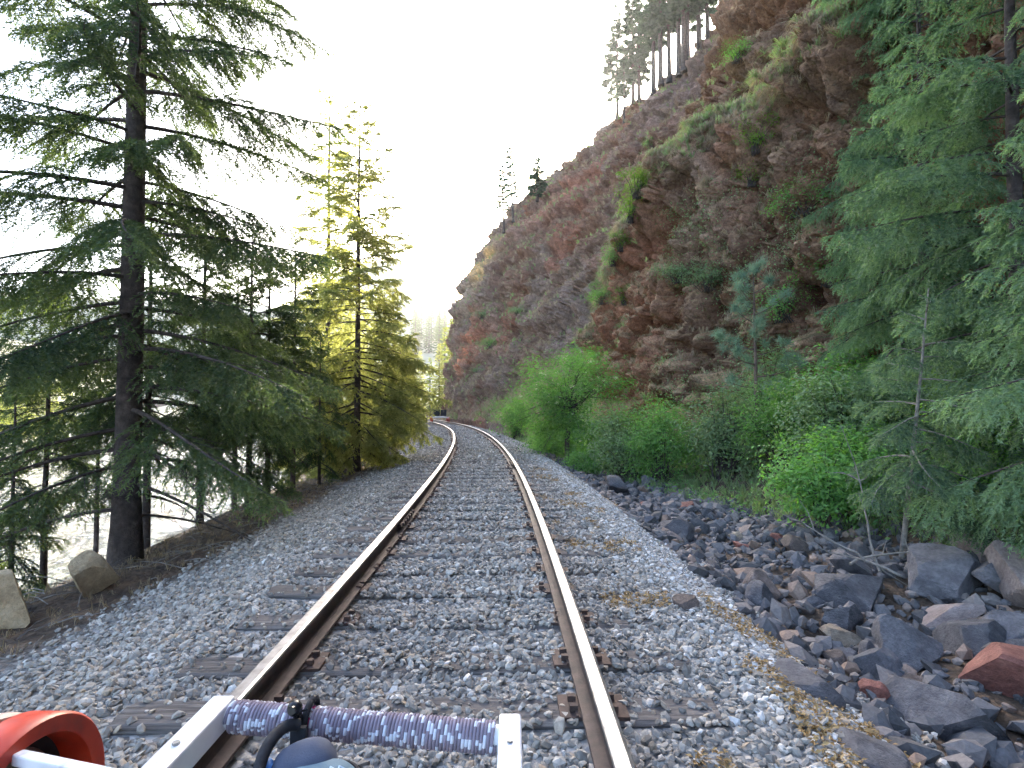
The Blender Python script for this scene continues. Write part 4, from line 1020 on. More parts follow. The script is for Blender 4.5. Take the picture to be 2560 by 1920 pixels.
def bush(k, x, y, label, sc=1.0, rz=0.0, dz=-0.05):
    plant('leafy_shrub', sv[k], (x, y, gxy(x, y) + dz), label, 'shrub', 'shrubs along the foot of the cliff', rz, sc)
bush(0, 3.25, 12.4, 'feathery bright green shrub left of the young pine', 1.05, 0.4)
bush(1, 2.75, 13.4, 'yellowish olive shrub leaning out beside the feathery bright shrub', 1.15, 2.0)
bush(1, 4.35, 11.3, 'grey green shrub with small pale leaves below the young pine', 1.15, 1.0)
bush(0, 5.1, 10.2, 'fresh green shrub right of the young pine trunk', 0.95, 3.0)
bush(2, 4.05, 7.25, 'low dense bright green shrub standing over the dark rocks', 1.0, 0.3)
bush(2, 4.75, 7.5, 'darker low shrub behind the bare grey stem', 0.9, 1.5)
bush(4, 5.5, 6.3, 'broad leafy shrub at the edge of the photo above the rock bank', 0.8, 0.2)
bush(3, 5.9, 7.4, 'lime green shrub under the large fir', 0.9, 0.7)
bush(1, 5.2, 8.7, 'pale flowered grey green shrub below the firs', 1.1, 2.6)
bush(4, 6.2, 10.0, 'wide leafy shrub on the slope behind the firs', 1.2, 1.0)
bush(1, 5.9, 12.4, 'grey green shrub on the slope at the foot of the rock wall', 1.2, 0.4)
bush(4, 1.9, 14.9, 'low green growth in front of the big flowering bush', 0.65, 0.5)
bush(4, 1.35, 19.8, 'low green plants on the slope behind the big flowering bush', 0.9, 0.2)
bush(3, 3.0, 15.4, 'lime shrub in the shade of the dark rock overhang', 0.8, 1.2)
bush(4, 2.6, 21.0, 'green shrub spreading up the dirt slope past the flowering bush', 1.3, 2.2)
bush(0, 0.2, 30.0, 'dull green shrub on the talus slope of the far cliff', 1.3, 1.2)
# shrubs rooted in the cliff
for i, (px, py, k, sc, la) in enumerate([(1590, 480, 3, 1.0, 'lime green shrub hanging in the gully of the cliff'), (1575, 540, 3, 0.95, 'lime green shrub just below another in the cliff gully'), (1625, 360, 4, 0.8, 'olive green shrub high in the cliff gully'),
        (1530, 660, 4, 0.8, 'bright green strip of plants low in the cliff gully'), (1500, 740, 4, 0.9, 'green plants at the foot of the cliff gully'), (1545, 610, 3, 0.8, 'lime plants midway down the cliff gully'),
        (1195, 785, 1, 1.3, 'pale grey green bush on the far cliff face below the ochre patch'), (1225, 855, 0, 1.3, 'dark green bush on the far cliff face'), (1185, 920, 1, 0.9, 'small pale bush low on the far cliff face'), (1290, 770, 1, 1.0, 'small grey bush in the middle of the far cliff'),
        (1560, 760, 3, 0.8, 'yellow green tuft on the lip of the near rock face'), (1890, 350, 3, 0.9, 'lime shrub growing out of the rock under the grassy ledge'), (1880, 450, 3, 0.7, 'small lime shrub lower on the mossy rock'),
        (1850, 130, 4, 0.7, 'olive bush on the rock outcrop at the top of the photo'), (1690, 690, 1, 0.8, 'grey green tuft on the mossy rock face'), (1780, 700, 1, 0.9, 'green plant among the mossy knobs of the near cliff'), (2000, 520, 2, 0.9, 'green shrub beside the reddish rock near the firs'), (1960, 790, 4, 1.0, 'leafy shrub climbing the near cliff behind the young pine'), (2080, 700, 4, 1.1, 'leafy shrub on the cliff between the pine and the firs')]):
    c = cliff_px(px, py, 10); plant('leafy_shrub', rg_[{0: 0, 1: 2, 2: 0, 3: 1, 4: 0}[k]], (c[0], c[1], c[2] - 0.15), la, 'shrub', 'shrubs rooted in the cliff', i * 1.3, sc)

# --- grasses (uncountable)
def blades(name, mat, pts, nrm, length, seed, per=9, hang=0.5, width=0.012, label=''):
    r = np.random.default_rng(seed); n = len(pts) * per; idx = np.repeat(np.arange(len(pts)), per)
    l = length[idx] * r.uniform(0.6, 1.3, n)
    p = pts[idx] + r.normal(0, 0.06, (n, 3)) * length[idx][:, None]
    d = nrm[idx] * 0.5 + np.array([0, 0, 0.8]) + r.normal(0, 0.38, (n, 3)); d /= np.linalg.norm(d, axis=1, keepdims=True)
    hr = nrm[idx] * np.array([1, 1, 0.0]) + r.normal(0, 0.35, (n, 3)) * [1, 1, 0]
    w = np.cross(d, r.normal(size=(n, 3))); w /= np.linalg.norm(w, axis=1, keepdims=True)
    h1 = p + d * (l * 0.5)[:, None] + hr * (hang * l * 0.15)[:, None]
    tip = p + d * (l * 0.8)[:, None] + hr * (hang * l * 0.55)[:, None] - np.array([0, 0, 1.0]) * (hang * l * 0.8)[:, None]
    ww = (width * np.sqrt(l / 0.4))[:, None]
    V = np.stack([p - w * ww, p + w * ww, h1 + w * ww * 0.8, h1 - w * ww * 0.8, tip], 1).reshape(-1, 3)
    b = np.arange(n)[:, None] * 5
    v = np.clip(r.uniform(0, 1, len(pts))[idx] * 0.6 + r.uniform(0, 0.4, n), 0, 1)
    return tag(obj(name, mk_mesh(name, V, [b + np.array([[0, 1, 2, 3]]), b + np.array([[3, 2, 4]])], [M[mat]], fattr={'v': np.concatenate([v, v])})), label, 'grass', kind='stuff')
rg = np.random.default_rng(77)
hlS = np.interp(CS, [-40, 8, 12, 17, 20, 22, 24, 27, 30], [10, 9.2, 8.8, 8.6, 8.5, 7.5, 6.3, 4.7, 4.0])
nearf = (CS < 29) & (CS > 7)
n2d = fbm(CX * 0.5, CY * 0.5, CZ * 0.5, 3, 141)
gul = np.exp(-((CS - 29.9 - 0.06 * CH) / 1.7) ** 2)
upz = np.clip((CN[..., 2] - 0.25) * 1.6, 0, 1)
ledge = np.where(nearf, np.exp(-((CH - hlS - 0.55) / 0.75) ** 2), 0) * (0.35 + np.clip(n2d + 0.4, 0, 1))
lip = np.where(nearf, np.exp(-((CH - hlS + 0.05) / 0.42) ** 2), 0)
area = np.linalg.norm(np.cross(du, dv), axis=-1)
vis = (CS > 6) & (CS < 75) & (CH > -0.3) & (CH < 34)
def pick(weight, n):
    wgt = (weight * area * vis).ravel(); wgt = wgt / wgt.sum(); k = rg.choice(len(wgt), n, p=wgt)
    return CP.reshape(-1, 3)[k], CN.reshape(-1, 3)[k], CS.ravel()[k]
def far_scale(s): return np.interp(s, [8, 20, 40, 70], [0.75, 1.0, 1.5, 2.2])
p, nn, s_ = pick(ledge * 2.6 + gul * (CH < 18) * 1.0 * (n2d > -0.25) + 0.10 * upz * (n2d > 0.2) * (CS < 34), 16000)
blades('cliff_grass', 'grass_g', p, nn, 0.36 * far_scale(s_), 5, 13, 0.75, 0.008, 'green grass along the ledges and gully of the cliff')
p, nn, s_ = pick(lip * 3.2 + 0.7 * knob * (CH < hlS) * upz + 0.2 * upz * (n2d < 0.0) * (CS < 40) + 0.10 * upz * (CS >= 40) + 0.25 * gul, 12000)
blades('dry_cliff_grass', 'grass_d', p, nn, 0.34 * far_scale(s_), 6, 11, 1.25, 0.009, 'dry tan grass hanging over the rock ledges')
p, nn, s_ = pick(np.where(CS < 28, 1, 0.0) * knob * (0.3 + upz) * (CH < hlS), 1500)
blades('moss', 'moss', p, nn, 0.20 * far_scale(s_), 7, 10, 1.3, 0.010, 'brown hanging moss on the knobs of the near rock face')
p, nn, s_ = pick(np.where(CS > 30, upz, 0) * (n2d > -0.1) * (0.3 + talus), 3500)
blades('slope_grass', 'grass_g', p, nn, 0.30 * far_scale(s_), 8, 9, 0.5, 0.012, 'thin green grass on the slopes of the far cliff')
# grass and leaves on the ground between ditch and cliff
n = 5200; s_ = 1 + 30 * rg.uniform(0, 1, n) ** 1.3; lo = np.interp(s_, [1, 5, 8, 12, 18, 30], [5.6, 5.0, 4.2, 3.5, 2.7, 2.5]); o_2 = lo + rg.uniform(0, 4.2, n) ** 1.0
x, y = P(s_, o_2); pg = np.stack([x, y, gz(s_, o_2)], -1)
blades('ground_grass', 'grass_g', pg, np.tile([-0.4, 0, 0.9], (n, 1)), 0.26 * np.interp(s_, [1, 30], [0.8, 1.6]), 12, 9, 0.7, 0.008, 'green grass and herbs on the ground below the cliff')
n = 26000; s_ = 1 + 28 * rg.uniform(0, 1, n) ** 1.2; lo = np.interp(s_, [1, 5, 8, 12, 18, 30], [5.4, 4.9, 4.0, 3.3, 2.7, 2.6]); o_2 = lo + rg.uniform(0, 4.0, n)
kp = fbm(s_ * 0.8, o_2 * 0.8, 3.3, 3, 151) > -0.12; s_, o_2 = s_[kp], o_2[kp]; n = len(s_)
x, y = P(s_, o_2); pl = np.stack([x, y, gz(s_, o_2) + rg.uniform(0.02, 0.45, n) * np.clip(fbm(s_ * 0.8, o_2 * 0.8, 3.3, 3, 151) * 3 + 0.4, 0.1, 1)], -1)
nn = rg.normal(0, 0.45, (n, 3)) + [-0.25, -0.2, 0.9]; nn /= np.linalg.norm(nn, axis=1, keepdims=True)
V, F = leaf_quads(pl, nn, 0.055 * rg.uniform(0.6, 1.3, n), rg)
tag(obj('ground_cover', mk_mesh('ground_cover', V, F, [M['shrub']], fattr={'v': rg.uniform(0, 1, n)})), 'low leafy ground cover below the cliff', 'ground cover', kind='stuff')
# leafy ground cover climbing the near cliff
p, nn, s_ = pick(np.where((CS < 17), 1.0, 0.0) * (CH < 7) * (fbm(CX * 0.7, CY * 0.7, CZ * 0.7, 3, 161) > -0.05), 1500)
q = np.repeat(p, 16, 0) + rg.normal(0, 0.16, (len(p) * 16, 3)); nq = np.repeat(nn, 16, 0) + rg.normal(0, 0.5, (len(q), 3)) + [0, 0, 0.4]; nq /= np.linalg.norm(nq, axis=1, keepdims=True)
q = q + nq * 0.06
V, F = leaf_quads(q, nq, 0.055 * rg.uniform(0.6, 1.3, len(q)), rg)
tag(obj('cliff_leaves', mk_mesh('cliff_leaves', V, F, [M['shrub_g']], fattr={'v': rg.uniform(0, 1, len(F))})), 'leafy creepers scattered over the near cliff', 'creeper', kind='stuff')
# needle litter, twigs and dry grass on the river-side bank
n = 2200; s_ = rg.uniform(2, 26, n); o_2 = -rg.uniform(2.8, 5.2, n); x, y = P(s_, o_2); pg = np.stack([x, y, gz(s_, o_2)], -1)
blades('bank_litter', 'grass_d', pg, np.tile([0.2, 0, 0.9], (n, 1)), rg.uniform(0.05, 0.16, n), 14, 5, 0.9, 0.004, 'dry grass, twigs and needles on the river-side bank')
tw = MB()
for i in range(420):
    s_ = rg.uniform(2.2, 22); o_2 = -rg.uniform(2.7, 5.0); b = np.array(wpt(s_, o_2, 0.015)); a = rg.uniform(0, 6.28); l = rg.uniform(0.08, 0.5)
    d = np.array([math.cos(a), math.sin(a), rg.uniform(-0.05, 0.2)]); e = b + d * l; e[2] = max(e[2], gxy(e[0], e[1]) + 0.01)
    tw.tube([b, (b + e) / 2 + [0, 0, 0.02], e], [0.006, 0.005, 0.002], 4, cap=False)
tag(tw.build('twig_litter', M['bark_g']), 'small dead twigs strewn over the brown bank', 'twigs', kind='stuff')
# bare dead branches lying over the ditch rocks
def dead_branch(x, y, z, L, az, el, seed, label):
    r = np.random.default_rng(seed); b = MB(); d = np.array([math.cos(az) * math.cos(el), math.sin(az) * math.cos(el), math.sin(el)])
    t = np.linspace(0, 1, 8); pts = np.array([x, y, z]) + d * (t * L)[:, None] + np.cumsum(r.normal(0, 0.018, (8, 3)), 0)
    b.tube(pts, np.linspace(0.013, 0.004, 8), 6)
    for k in range(7):
        q = pts[int(r.integers(2, 8))]; e = q + (d * 0.5 + r.normal(0, 0.5, 3)) * L * 0.33; b.tube([q, (q + e) / 2 + r.normal(0, .02, 3), e], [0.006, 0.004, 0.0015], 4, cap=False)
    return tag(b.build('fallen_branch', M['bark_g'], smooth=True), label, 'branch', 'bare branches over the ditch rocks')
dead_branch(3.45, 5.3, -0.40, 1.1, 1.2, 0.95, 1, 'bare grey stem standing up from the ditch rocks')
dead_branch(3.1, 5.2, -0.28, 1.0, 0.1, 0.08, 2, 'bare grey branch lying flat across the dark rocks')
dead_branch(3.3, 4.9, -0.30, 0.9, 2.4, 0.45, 3, 'forked dead twig leaning on the pointed dark block')
dead_branch(4.3, 6.0, -0.20, 0.9, 0.5, 0.3, 4, 'dead branch lying at the back of the rock ditch below the shrubs')

# ------------------------------------------------------------------ the rail bike under the camera
M['white_metal'] = mat_noise('white_painted_metal', [(0.28, (0.42, 0.41, 0.42)), (0.38, (0.68, 0.68, 0.70)), (0.6, (0.78, 0.78, 0.80)), (0.9, (0.83, 0.83, 0.84))], 7, 5, 0.35, 70, 0.12, 0.002, 0.0, 0.5)
M['red_rubber'] = mat_noise('red_urethane', [(0.28, (0.34, 0.04, 0.022)), (0.45, (0.52, 0.04, 0.015)), (0.7, (0.64, 0.06, 0.022))], 9, 4, 0.42, 90, 0.08, 0.002, 0.0, 0.5)
M['hub_grey'] = mat_noise('grey_hub_metal', [(0.3, (0.22, 0.215, 0.20)), (0.7, (0.46, 0.45, 0.42))], 18, 5, 0.45, 60, 0.25, 0.003, 0.6, 0.5)
M['hub_dark'] = mat_noise('dark_wheel_inside', [(0.3, (0.012, 0.012, 0.014)), (0.7, (0.03, 0.03, 0.034))], 12, 4, 0.6, 60, 0.2, 0.003)
M['flange'] = mat_noise('dusty_pink_flange', [(0.3, (0.42, 0.30, 0.27)), (0.7, (0.55, 0.43, 0.40))], 10, 4, 0.5, 60, 0.1, 0.002)
M['black_fab'] = mat_noise('black_webbing', [(0.3, (0.010, 0.010, 0.013)), (0.7, (0.03, 0.03, 0.036))], 60, 4, 0.75, 220, 0.5, 0.002)
M['black_plastic'] = mat_noise('black_plastic', [(0.3, (0.010, 0.010, 0.012)), (0.7, (0.02, 0.02, 0.024))], 30, 3, 0.25, 90, 0.05, 0.001)
M['navy_fab'] = mat_noise('slate_blue_fabric', [(0.3, (0.030, 0.042, 0.075)), (0.7, (0.060, 0.076, 0.12))], 10, 5, 0.8, 260, 0.45, 0.0015)
M['teal_fab'] = mat_noise('pale_blue_panel', [(0.3, (0.07, 0.14, 0.19)), (0.7, (0.11, 0.20, 0.26))], 12, 5, 0.7, 260, 0.35, 0.0015)
M['print_dark'] = mat_noise('dark_print', [(0.3, (0.04, 0.065, 0.10)), (0.7, (0.06, 0.09, 0.13))], 12, 3, 0.6, 100, 0.1, 0.001)
M['print_pale'] = mat_noise('pale_print', [(0.3, (0.45, 0.58, 0.66)), (0.7, (0.52, 0.65, 0.72))], 12, 3, 0.6, 100, 0.1, 0.001)
M['bright_blue'] = mat_noise('bright_blue_lining', [(0.3, (0.02, 0.16, 0.55)), (0.7, (0.03, 0.22, 0.65))], 12, 3, 0.6, 100, 0.1, 0.001)
M['aqua'] = mat_noise('aqua_fabric', [(0.3, (0.01, 0.22, 0.30)), (0.7, (0.02, 0.32, 0.40))], 14, 4, 0.6, 120, 0.4, 0.002)

bike = thing('rail_bike', 'white tube frame of the rail bike carrying the camera, with a rope wrapped front bar', 'rail bike', (-0.3, 0.6, 0.0))
def part(b, name, mats, parent=bike, smooth=False, bev=None):
    o = b.build(name, mats, parent, smooth)
    root = parent
    while root.parent: root = root.parent
    o.matrix_parent_inverse = Matrix.Translation(-Vector(root.location)) if parent is bike else Matrix.Identity(4)
    if bev: bevel(o, bev)
    return o
ZF = 0.565; YB = 1.17
ZF += 0.010
XA, XB = -0.590, -0.004
for xx, zf in ((XA - 0.010, ZF - 0.012), (XB, ZF - 0.049)):
    b = MB(); b.box((xx, YB / 2 - 0.12, zf), (0.046, YB + 0.24 + 0.04, 0.052)); part(b, 'frame_bar', M['white_metal'], bev=0.005)
b = MB(); b.tube([(XA + 0.0135, YB - 0.008, ZF - 0.014), (XB - 0.0235, YB - 0.02, ZF - 0.051)], 0.024, 20); part(b, 'crossbar', M['white_metal'], smooth=True)
b = MB()
for (xx, yy, zz) in ((XA - 0.010, 1.02, ZF + 0.0135), (XA - 0.010, 0.86, ZF + 0.0135), (XB, 1.09, ZF - 0.0235), (XB, 0.93, ZF - 0.0235)):
    b.tube([(xx, yy, zz), (xx, yy, zz + 0.005)], 0.0065, 6)
for (xx, zf) in ((XA - 0.010, ZF - 0.012), (XB, ZF - 0.049)):
    b.box((xx, YB - 0.0790 + 0.0985, zf), (0.036, 0.003, 0.042))
part(b, 'bolt', M['hub_grey'])
# rope: one long helix around the bar, flecked lilac, white and dark
def mat_rope():
    m, t, out = nt('flecked_rope')
    a = t.nodes.new('ShaderNodeAttribute'); a.attribute_name = 'v'
    r = ramp(t, [(0.0, (0.19, 0.16, 0.20)), (0.52, (0.32, 0.27, 0.33)), (0.56, (0.70, 0.72, 0.78)), (0.93, (0.60, 0.62, 0.70)), (0.97, (0.42, 0.05, 0.16))], 'LINEAR'); t.links.new(a.outputs['Fac'], r.inputs[0])
    n = noise(t, 320, 3, 0.6, objcoord(t))
    principled(t, out, r.outputs[0], 0.8, 0, n.outputs[0], 0.8, 0.002, 0.25)
    return m
M['rope'] = mat_rope()
turns, seg, ns = 76, 40, 6
A0 = np.array([XA + 0.019, YB - 0.008, ZF - 0.0145]); A1 = np.array([XB - 0.029, YB - 0.02, ZF - 0.0505])
ax = (A1 - A0) / np.linalg.norm(A1 - A0); U = np.cross(ax, [0, 0, 1.0]); U /= np.linalg.norm(U); Wv = np.cross(U, ax)
tt = np.linspace(0, 1, turns * seg); an = tt * turns * 2 * np.pi
rr_h = 0.0272 + 0.0014 * fbm(tt * 90, 0, 0, 2, 171)
pc = A0 + (A1 - A0) * tt[:, None] + (np.cos(an) * rr_h)[:, None] * U + (np.sin(an) * rr_h)[:, None] * Wv
rd = np.cos(an)[:, None] * U + np.sin(an)[:, None] * Wv
ca = np.arange(ns) * 2 * np.pi / ns
Vr = pc[:, None] + 0.0038 * (np.cos(ca)[None, :, None] * rd[:, None] + np.sin(ca)[None, :, None] * ax[None, None])
Fr = grid_faces(len(tt), ns); i = np.arange(len(tt) - 1)[:, None] * ns; j = np.arange(ns)[None]; j2 = (j + 1) % ns
Fr = np.stack([i + j, i + j2, i + ns + j2, i + ns + j], -1)
u_ = (an / (2 * np.pi)); frac = u_ % 1.0
pat = ((tt * turns * 3.23 + 0.9 * vnoise(tt * 40, 1.1, 0, 183)) % 1.0 < 0.30).astype(float)                       # white flecks running along the rope
zig = ((tt * turns * 7.27 * 3.5) % 1.0 < 0.85)
v_ = np.where((pat > 0) & zig, 0.60 + 0.3 * RG.uniform(0, 1, len(tt)), 0.05 + 0.4 * (0.5 + 0.5 * vnoise(tt * 260, 0, 0, 181)))
mag = vnoise(tt * 30, 3.3, 0, 191) > 0.80; v_ = np.where(mag & (pat == 0), 1.0, v_)
ro = obj('rope_wrap', mk_mesh('rope_wrap', Vr.reshape(-1, 3), Fr.reshape(-1, 4), [M['rope']], smooth=True, fattr={'v': np.repeat(v_[:-1], ns)}), bike)
ro.matrix_parent_inverse = Matrix.Translation(-Vector(bike.location))
# outrigger bar and red wheel on the river-side rail
b = MB(); p0 = Vector((-1.085, 1.255, 0.432)); p1 = Vector((-0.60, 0.985, 0.545)); d = (p1 - p0); rot = d.to_track_quat('X', 'Z').to_matrix()
b.box((p0 + p1) / 2 - Vector((0, 0, 0.012)), (d.length, 0.025, 0.025), rot.to_4x4()); part(b, 'outrigger_bar', M['white_metal'], bev=0.004)
xw, yw = P(1.30, -GAUGE); RW = 0.232
wm = Matrix.Translation((float(xw) - 0.005, float(yw), RW + 0.004)) @ Matrix.Rotation(-1.3 / R0, 4, 'Z')
b = MB(); b.lathe([(RW - 0.006, -0.045), (RW, -0.038), (RW, 0.040), (RW - 0.006, 0.047), (RW - 0.037, 0.047), (RW - 0.043, 0.042), (RW - 0.046, 0.0), (RW - 0.046, -0.045)], 72, wm)
wheel = part(b, 'wheel', M['red_rubber'], smooth=True); pass
b = MB(); b.lathe([(0.002, -0.055), (RW - 0.045, -0.055), (RW - 0.045, -0.035), (0.002, -0.035)], 64, wm, 0)
b.lathe([(0.03, -0.035), (RW - 0.075, -0.034), (RW - 0.10, -0.014), (0.075, 0.0), (0.05, 0.030), (0.03, 0.030)], 48, wm, 1)
b.lathe([(0.001, 0.030), (0.028, 0.030), (0.028, 0.075), (0.001, 0.075)], 24, wm, 1)
hb = b.build('hub', [M['hub_dark'], M['hub_grey']], wheel, True)
b = MB(); b.lathe([(RW - 0.05, -0.115), (RW - 0.012, -0.112), (RW - 0.004, -0.105), (RW - 0.004, -0.088), (RW - 0.012, -0.080), (RW - 0.05, -0.080)], 64, wm)
b.build('guide_disc', M['flange'], wheel, True)

# ------------------------------------------------------------------ little pack strapped to the front bar
pk = thing('hip_pack', 'small slate blue pack with pale side panel hanging from the rope wrapped bar', 'bag', (-0.375, 1.0, 0.52))
def pmat(o): o.parent = pk; o.matrix_parent_inverse = Matrix.Translation(-Vector(pk.location)); return o
V, F = ico(4)
def blob(center, size, rotm, sq=0.75):
    v = np.sign(V) * np.abs(V) ** sq; v = v / np.abs(v).max(); v = v * (1 + 0.035 * fbm(V[:, 0] * 2.2, V[:, 1] * 2.2, V[:, 2] * 2.2, 3, 201))[:, None]
    return (v * np.array(size)) @ np.array(rotm.to_3x3()).T + np.array(center)
rm = Matrix.Rotation(0.35, 3, 'Z') @ Matrix.Rotation(-0.18, 3, 'Y') @ Matrix.Rotation(0.25, 3, 'X')
body = pmat(obj('body', mk_mesh('body', blob((-0.374, 1.035, 0.523), (0.057, 0.047, 0.048), rm), F, [M['navy_fab']], smooth=True)))
pan = pmat(obj('side_panel', mk_mesh('side_panel', blob((-0.348, 0.985, 0.520), (0.080, 0.046, 0.034), Matrix.Rotation(0.5, 3, 'Z') @ Matrix.Rotation(0.30, 3, 'X')), F, [M['teal_fab']], smooth=True)))
# dark piping round the panel
a = np.linspace(0, 2 * np.pi, 49); rp = np.array(Matrix.Rotation(0.5, 3, 'Z') @ Matrix.Rotation(0.30, 3, 'X'))
sq = lambda q: np.sign(q) * np.abs(q) ** 0.75
ring = np.stack([sq(np.cos(a)) * 0.084, sq(np.sin(a)) * 0.049, np.full_like(a, -0.002)], -1) @ rp.T + np.array((-0.348, 0.985, 0.520))
b = MB(); b.tube(ring, 0.0075, 8, cap=False); pmat(b.build('piping', M['black_fab'], None, True))
# mountain shaped outline emblem on the panel
def emblem():
    b = MB(); o = np.array((-0.348, 0.985, 0.520)); 
    def sp_(u, w):
        x_, y_ = u * 0.72, w * 0.72; zz = 0.034 * max(0.0, 1 - abs(x_ / 0.080) ** 2.67 - abs(y_ / 0.046) ** 2.67) ** 0.375 + 0.0012
        return np.array([x_, y_, zz]) @ rp.T + o
    pts = [(0.045, -0.038), (0.047, 0.012), (0.062, -0.006), (0.068, 0.010), (0.092, -0.012), (0.045, -0.038)]
    for (p, q) in zip(pts[:-1], pts[1:]):
        b.tube([sp_(p[0] + (q[0] - p[0]) * k, p[1] + (q[1] - p[1]) * k) for k in np.linspace(0, 1, 6)], 0.0016, 6, mi=0)
    inn = [(0.050, -0.024), (0.053, -0.004), (0.063, -0.016), (0.069, -0.004), (0.082, -0.012)]
    for (p, q) in zip(inn[:-1], inn[1:]):
        b.tube([sp_(p[0] + (q[0] - p[0]) * k, p[1] + (q[1] - p[1]) * k) for k in np.linspace(0, 1, 5)], 0.0026, 6, mi=1)
    return b
pmat(emblem().build('emblem', [M['print_pale'], M['print_dark']], None, True))
b = MB(); ts = np.linspace(0, 1, 14); S0, S1, S2, S3 = [np.array(q) for q in ((-0.412, 1.10, 0.570), (-0.438, 1.080, 0.588), (-0.452, 1.03, 0.572), (-0.440, 0.985, 0.538))]
bz = ((1 - ts) ** 3)[:, None] * S0 + (3 * ts * (1 - ts) ** 2)[:, None] * S1 + (3 * ts ** 2 * (1 - ts))[:, None] * S2 + (ts ** 3)[:, None] * S3
b.tube(bz, 0.011, 10); pmat(b.build('strap', M['black_fab'], None, True))
b = MB(); b.tube(A0 + (A1 - A0) * 0.30 + 0.036 * (np.cos(a)[:, None] * U + np.sin(a)[:, None] * Wv), 0.007, 8, cap=False)
b.box((-0.412, 1.103, 0.545), (0.030, 0.010, 0.040)); pmat(b.build('loop', M['black_fab'], None, True))
b = MB(); b.tube([(-0.420, 1.125, 0.560), (-0.421, 1.115, 0.588)], 0.009, 10)
b.add(V * 0.0145 + np.array((-0.422, 1.108, 0.597)), F); b.tube([(-0.422, 1.099, 0.599), (-0.422, 1.090, 0.601)], [0.009, 0.0075], 12); b.tube([(-0.414, 1.112, 0.588), (-0.400, 1.116, 0.592)], 0.002, 5)
pmat(b.build('cord_toggle', M['black_plastic'], None, True))
b = MB(); ring2 = np.stack([0.036 * np.cos(a), 0.030 * np.sin(a), 0.012 * np.sin(a)], -1) + np.array((-0.455, 0.965, 0.523)); b.tube(ring2, 0.0085, 8, cap=False)
b.add(blob((-0.458, 0.965, 0.505), (0.036, 0.034, 0.022), rm), F); pmat(b.build('mouth', M['black_fab'], None, True))
b = MB(); b.add(blob((-0.438, 1.03, 0.515), (0.014, 0.03, 0.030), rm), F); pmat(b.build('lining', M['bright_blue'], None, True))
b = MB(); rq = Matrix.Rotation(0.6, 3, 'Z') @ Matrix.Rotation(0.5, 3, 'Y')
b.add(blob((-0.515, 0.985, 0.538), (0.040, 0.024, 0.013), rq, 0.5), F)
pk.location.z += 0.008
tag(b.build('cloth_pouch', M['aqua'], None, True), 'folded aqua cloth pouch beside the slate blue pack', 'pouch')
b = MB(); b.add(blob((-0.435, 0.945, 0.480), (0.085, 0.045, 0.028), rm, 0.8), F); pmat(b.build('lower_pocket', M['teal_fab'], None, True))

# ------------------------------------------------------------------ the other rail bike, far ahead on the bend
sB = 52.0
bx, by = P(sB, 0.0); bz_ = float(zt(sB))
ob = thing('rail_bike', 'distant rail bike with red wheels and two black seats on the bend', 'rail bike', (float(bx), float(by), bz_), sB / R0)
for sx in (-1, 1):
    for yy in (-0.55, 0.75):
        mm = Matrix.Translation((sx * GAUGE, yy, 0.20)); b = MB()
        b.lathe([(0.195, -0.05), (0.20, -0.04), (0.20, 0.04), (0.195, 0.05), (0.15, 0.05), (0.15, -0.05)], 28, mm)
        w = b.build('wheel', M['red_rubber'], ob, True)
        b = MB(); b.lathe([(0.002, -0.03), (0.15, -0.03), (0.15, 0.02), (0.002, 0.02)], 24, mm); b.build('hub', M['hub_dark'], w, True)
for sx in (-0.33, 0.33):
    b = MB(); b.box((sx, 0.1, 0.46), (0.05, 1.7, 0.055)); b.build('frame_bar', M['white_metal'], ob)
for yy in (-0.55, 0.75):
    b = MB(); b.box((0, yy, 0.40), (1.46, 0.05, 0.05)); b.build('axle_bar', M['white_metal'], ob)
b = MB(); b.tube([(-0.33, -0.74, 0.46), (0.33, -0.74, 0.46)], 0.035, 10); b.build('crossbar', M['white_metal'], ob)
b = MB(); b.tube([(0.5, -0.55, 0.36), (0.75, -1.0, 0.25)], 0.02, 6); b.build('brake_lever', M['hub_grey'], ob)
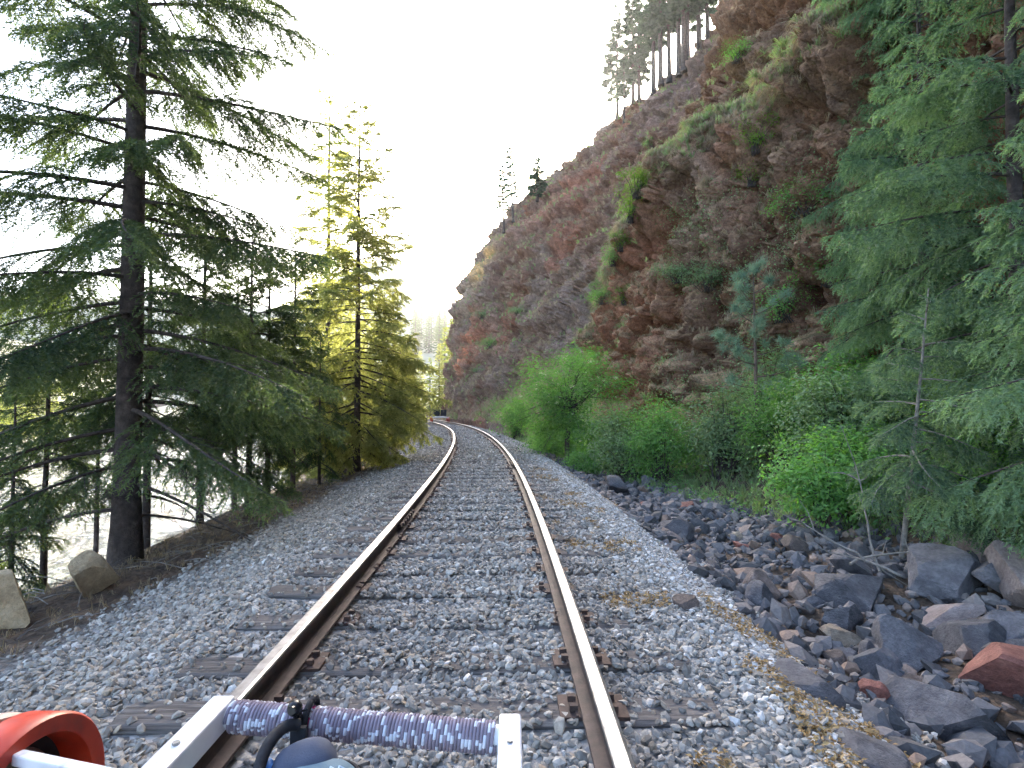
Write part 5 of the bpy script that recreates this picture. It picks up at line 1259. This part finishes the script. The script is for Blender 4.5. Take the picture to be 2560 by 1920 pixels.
for sx in (-0.32, 0.32):
    b = MB(); b.box((sx, 0.05, 0.56), (0.54, 0.50, 0.10)); st_ = b.build('seat', M['black_fab'], ob); bevel(st_, 0.03)
    b = MB(); b.box((sx, -0.20, 0.84), (0.54, 0.10, 0.50), Matrix.Rotation(0.12, 3, 'X')); st_ = b.build('backrest', M['black_fab'], ob); bevel(st_, 0.03)

# tan leaf and needle litter lying in patches on the cliff-side ballast shoulder
M['litter'] = mat_leaf('tan_litter', (0.20, 0.12, 0.045), (0.42, 0.29, 0.13), 0.1, (1, 0.9, 0.6))
n = 60000; s_ = 1.2 + 13 * rg.uniform(0, 1, n) ** 1.3; o_2 = rg.uniform(0.95, 2.2, n)
kp = fbm(s_ * 1.5, o_2 * 2.2, 6.6, 3, 211) > 0.22; s_, o_2 = s_[kp], o_2[kp]; n = len(s_)
x, y = P(s_, o_2); pl = np.stack([x, y, gz(s_, o_2) + rg.uniform(0.01, 0.035, n)], -1)
nn = rg.normal(0, 0.4, (n, 3)) + [0, 0, 1]; nn /= np.linalg.norm(nn, axis=1, keepdims=True)
V_, F_ = leaf_quads(pl, nn, 0.028 * rg.uniform(0.5, 1.3, n), rg, 0.5)
tag(obj('leaf_litter', mk_mesh('leaf_litter', V_, F_, [M['litter']], fattr={'v': rg.uniform(0, 1, n)})), 'tan leaf litter in patches on the ballast shoulder', 'litter', kind='stuff')


# the valley air: far hills fade towards white
hb_ = MB(); hb_.box((0, 225, 68), (960, 990, 224))
hz_o = hb_.build('haze', bpy.data.materials.new('valley_haze')); hm = hz_o.data.materials[0]; hm.use_nodes = True; ht = hm.node_tree; ht.nodes.clear()
ho = ht.nodes.new('ShaderNodeOutputMaterial'); hv = ht.nodes.new('ShaderNodeVolumePrincipled'); hv.inputs['Color'].default_value = (0.95, 0.96, 1.0, 1); hv.inputs['Density'].default_value = 0.00024; hv.inputs['Anisotropy'].default_value = 0.7
ht.links.new(hv.outputs[0], ho.inputs['Volume'])
tag(hz_o, 'pale sunlit haze filling the valley', 'haze', kind='stuff')
